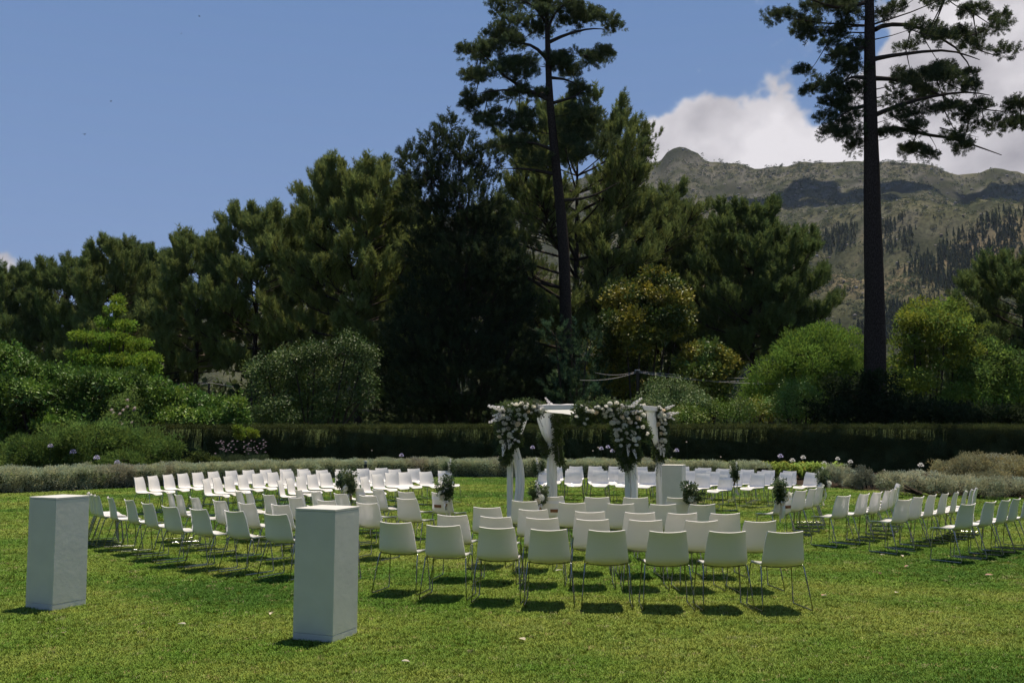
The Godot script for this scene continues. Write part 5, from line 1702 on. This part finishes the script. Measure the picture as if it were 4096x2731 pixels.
func cables() -> void:
	var z := 54.0
	var top := at(2550, 1482, z)
	var t := thing("utility_pole", "slim utility pole with a short crossarm and cables, behind the arch", "utility pole", Vector3(top.x, 0, top.z))
	var st := begin()
	tube(st, [Vector3(0, -0.1, 0), Vector3(0, top.y, 0)], [0.10, 0.075], 10)
	part("pole", done(st), M.twig, t)
	st = begin()
	box(st, Vector3(0.30, 0.07, 0.09), Transform3D(Basis(), Vector3(0, top.y + 0.02, 0)), 0.006)
	part("crossarm", done(st), M.wire, t)
	var runs := [[2555, 1484, 3200, 1512, 57.0], [2555, 1490, 3120, 1535, 54.0], [2555, 1487, 3080, 1526, 55.0], [2545, 1486, 2380, 1490, 53.0], [2545, 1490, 2320, 1520, 52.0]]
	for q in runs:
		var a := at(q[0], q[1], z) - t.position
		var b := at(q[2], q[3], q[4]) - t.position
		var pts := []
		var rad := []
		for k in 13:
			var f := k / 12.0
			pts.append(a.lerp(b, f) - Vector3(0, 0.16 * 4.0 * f * (1.0 - f), 0))
			rad.append(0.013)
		st = begin()
		tube(st, pts, rad, 5)
		part("cable", done(st), M.wire, t)
	var c := at(835, 1533, 62.0)
	var t2 := thing("utility_pole", "low pole and cable glimpsed between the left pine trunks", "utility pole", Vector3(c.x, 0, c.z))
	st = begin()
	tube(st, [Vector3(0, -0.1, 0), Vector3(0, c.y, 0)], [0.09, 0.07], 10)
	part("pole", done(st), M.twig, t2)
	st = begin()
	tube(st, [Vector3(-0.55, c.y - 0.05, 0), Vector3(0.2, c.y + 0.02, 0), Vector3(1.7, c.y - 0.24, 0.5)], [0.015, 0.015, 0.015], 5)
	part("cable", done(st), M.wire, t2)

func petals() -> void:
	rng.seed = 97
	var list := [[726, 2501, 0, "pale fallen leaf on the lawn between the two near pedestals"], [254, 2537, 1, "small pinkish fallen leaf below the far left pedestal"], [2090, 2563, 0, "whitish fallen petal on the lawn in the centre foreground"], [1622, 2652, 0, "pale straw leaf on the foreground lawn, right of the near pedestal"], [3532, 2222, 1, "brownish fallen leaf below the right-hand block's third row"], [3628, 2269, 1, "curled pinkish leaf on the right lawn, clear of the chairs"], [3611, 2227, 0, "white petal on the lawn beside a brown leaf, right"], [3958, 2304, 1, "small pinkish leaf near the right photo edge"], [3297, 2386, 1, "peach leaf on the lawn right of the front block"], [3522, 2298, 2, "dark brown curled leaf on the right lawn"], [2236, 2285, 0, "pale leaf on the grass among the front block's legs"], [1083, 2460, 0, "yellowish leaf left of the near pedestal's foot"], [3588, 2375, 0, "straw-coloured leaf low on the right lawn"]]
	for a in list:
		var k: float = EYE / -(at(a[0], a[1], 1.0).y - EYE)
		var p := at(a[0], a[1], k)
		var st := begin()
		st.set_smooth_group(-1)
		var l := r(0.035, 0.055)
		for s in [-1.0, 1.0]:
			var q := [Vector3(0, 0, -l), Vector3(s * l * 0.45, 0.010, -l * 0.3), Vector3(s * l * 0.4, 0.014, l * 0.4), Vector3(0, 0.004, l)]
			for i in 3:
				var o := Vector3(0, -0.0015, 0)
				if i < 2: 
					tri(st, Vector3(0, 0.002, 0), q[i], q[i + 1])
					tri(st, Vector3(0, 0.002, 0) + o, q[i + 1] + o, q[i] + o)
				else: tri(st, Vector3(0, 0.002, 0), q[2], q[3])
		var col: Color = [Color(0.62, 0.55, 0.42), Color(0.50, 0.28, 0.20), Color(0.12, 0.05, 0.03)][a[2]]
		var o := part("fallen_leaf", done(st), tint_mat(col), self, Transform3D(Basis.from_euler(Vector3(r(-0.2, 0.2), r(0, 6), r(-0.2, 0.2))), Vector3(p.x, 0.014, p.z)))
		tag(o, a[3], "leaf", "fallen leaves on the lawn")

func birds() -> void:
	rng.seed = 99
	for a in [[725, 133, 90.0, 0.4, "larger dark bird high in the blue sky, wings upright"], [797, 65, 150.0, 1.2, "tiny bird near the top of the sky"], [442, 405, 150.0, 2.0, "tiny bird gliding in the left sky, above the darkest one"], [335, 537, 140.0, 0.0, "small dark bird lowest in the left sky"], [912, 803, 150.0, 1.0, "tiny bird over the treetops at left"]]:
		var p := at(a[0], a[1], a[2])
		var st := begin()
		tube(st, [Vector3(0, 0, 0.16), Vector3(0, 0, 0.10), Vector3(0, 0, 0), Vector3(0, 0, -0.12), Vector3(0, 0, -0.22)], [0.008, 0.028, 0.042, 0.026, 0.006], 7)
		for s in [-1.0, 1.0]:
			var x := [Vector3(s * 0.03, 0.01, 0.06), Vector3(s * 0.17, 0.09, 0.09), Vector3(s * 0.34, 0.12, -0.03), Vector3(s * 0.17, 0.08, -0.03), Vector3(s * 0.03, 0.01, -0.07)]
			tri(st, x[0], x[1], x[3]); tri(st, x[0], x[3], x[4]); tri(st, x[1], x[2], x[3])
		tri(st, Vector3(0, 0, -0.18), Vector3(-0.06, 0, -0.32), Vector3(0.06, 0, -0.32))
		tag(part("bird", done(st), M.black, self, Transform3D(Basis.from_euler(Vector3(r(-0.3, 0.3), a[3], 0.9 if a[3] == 0.4 else 0.1)), p)), a[4], "bird", "birds in the sky")

func _ready() -> void:
	rng.seed = 1
	materials()
	camera_and_light()
	make_clumps()
	ground()
	mountain()
	trees()
	shrubs()
	chairs()
	pedestals()
	arch()
	bouquets()
	strap_leaves()
	umbels()
	border_plants()
	bollard("black path lamp behind the left rear block, before the dark hedge", 1462, 1842, 38.0)
	bollard("path lamp at the lawn's back right corner beside the silver shrubs", 3318, 1876, 33.5)
	cables()
	petals()
	birds()
	rng.seed = 21
	grass()
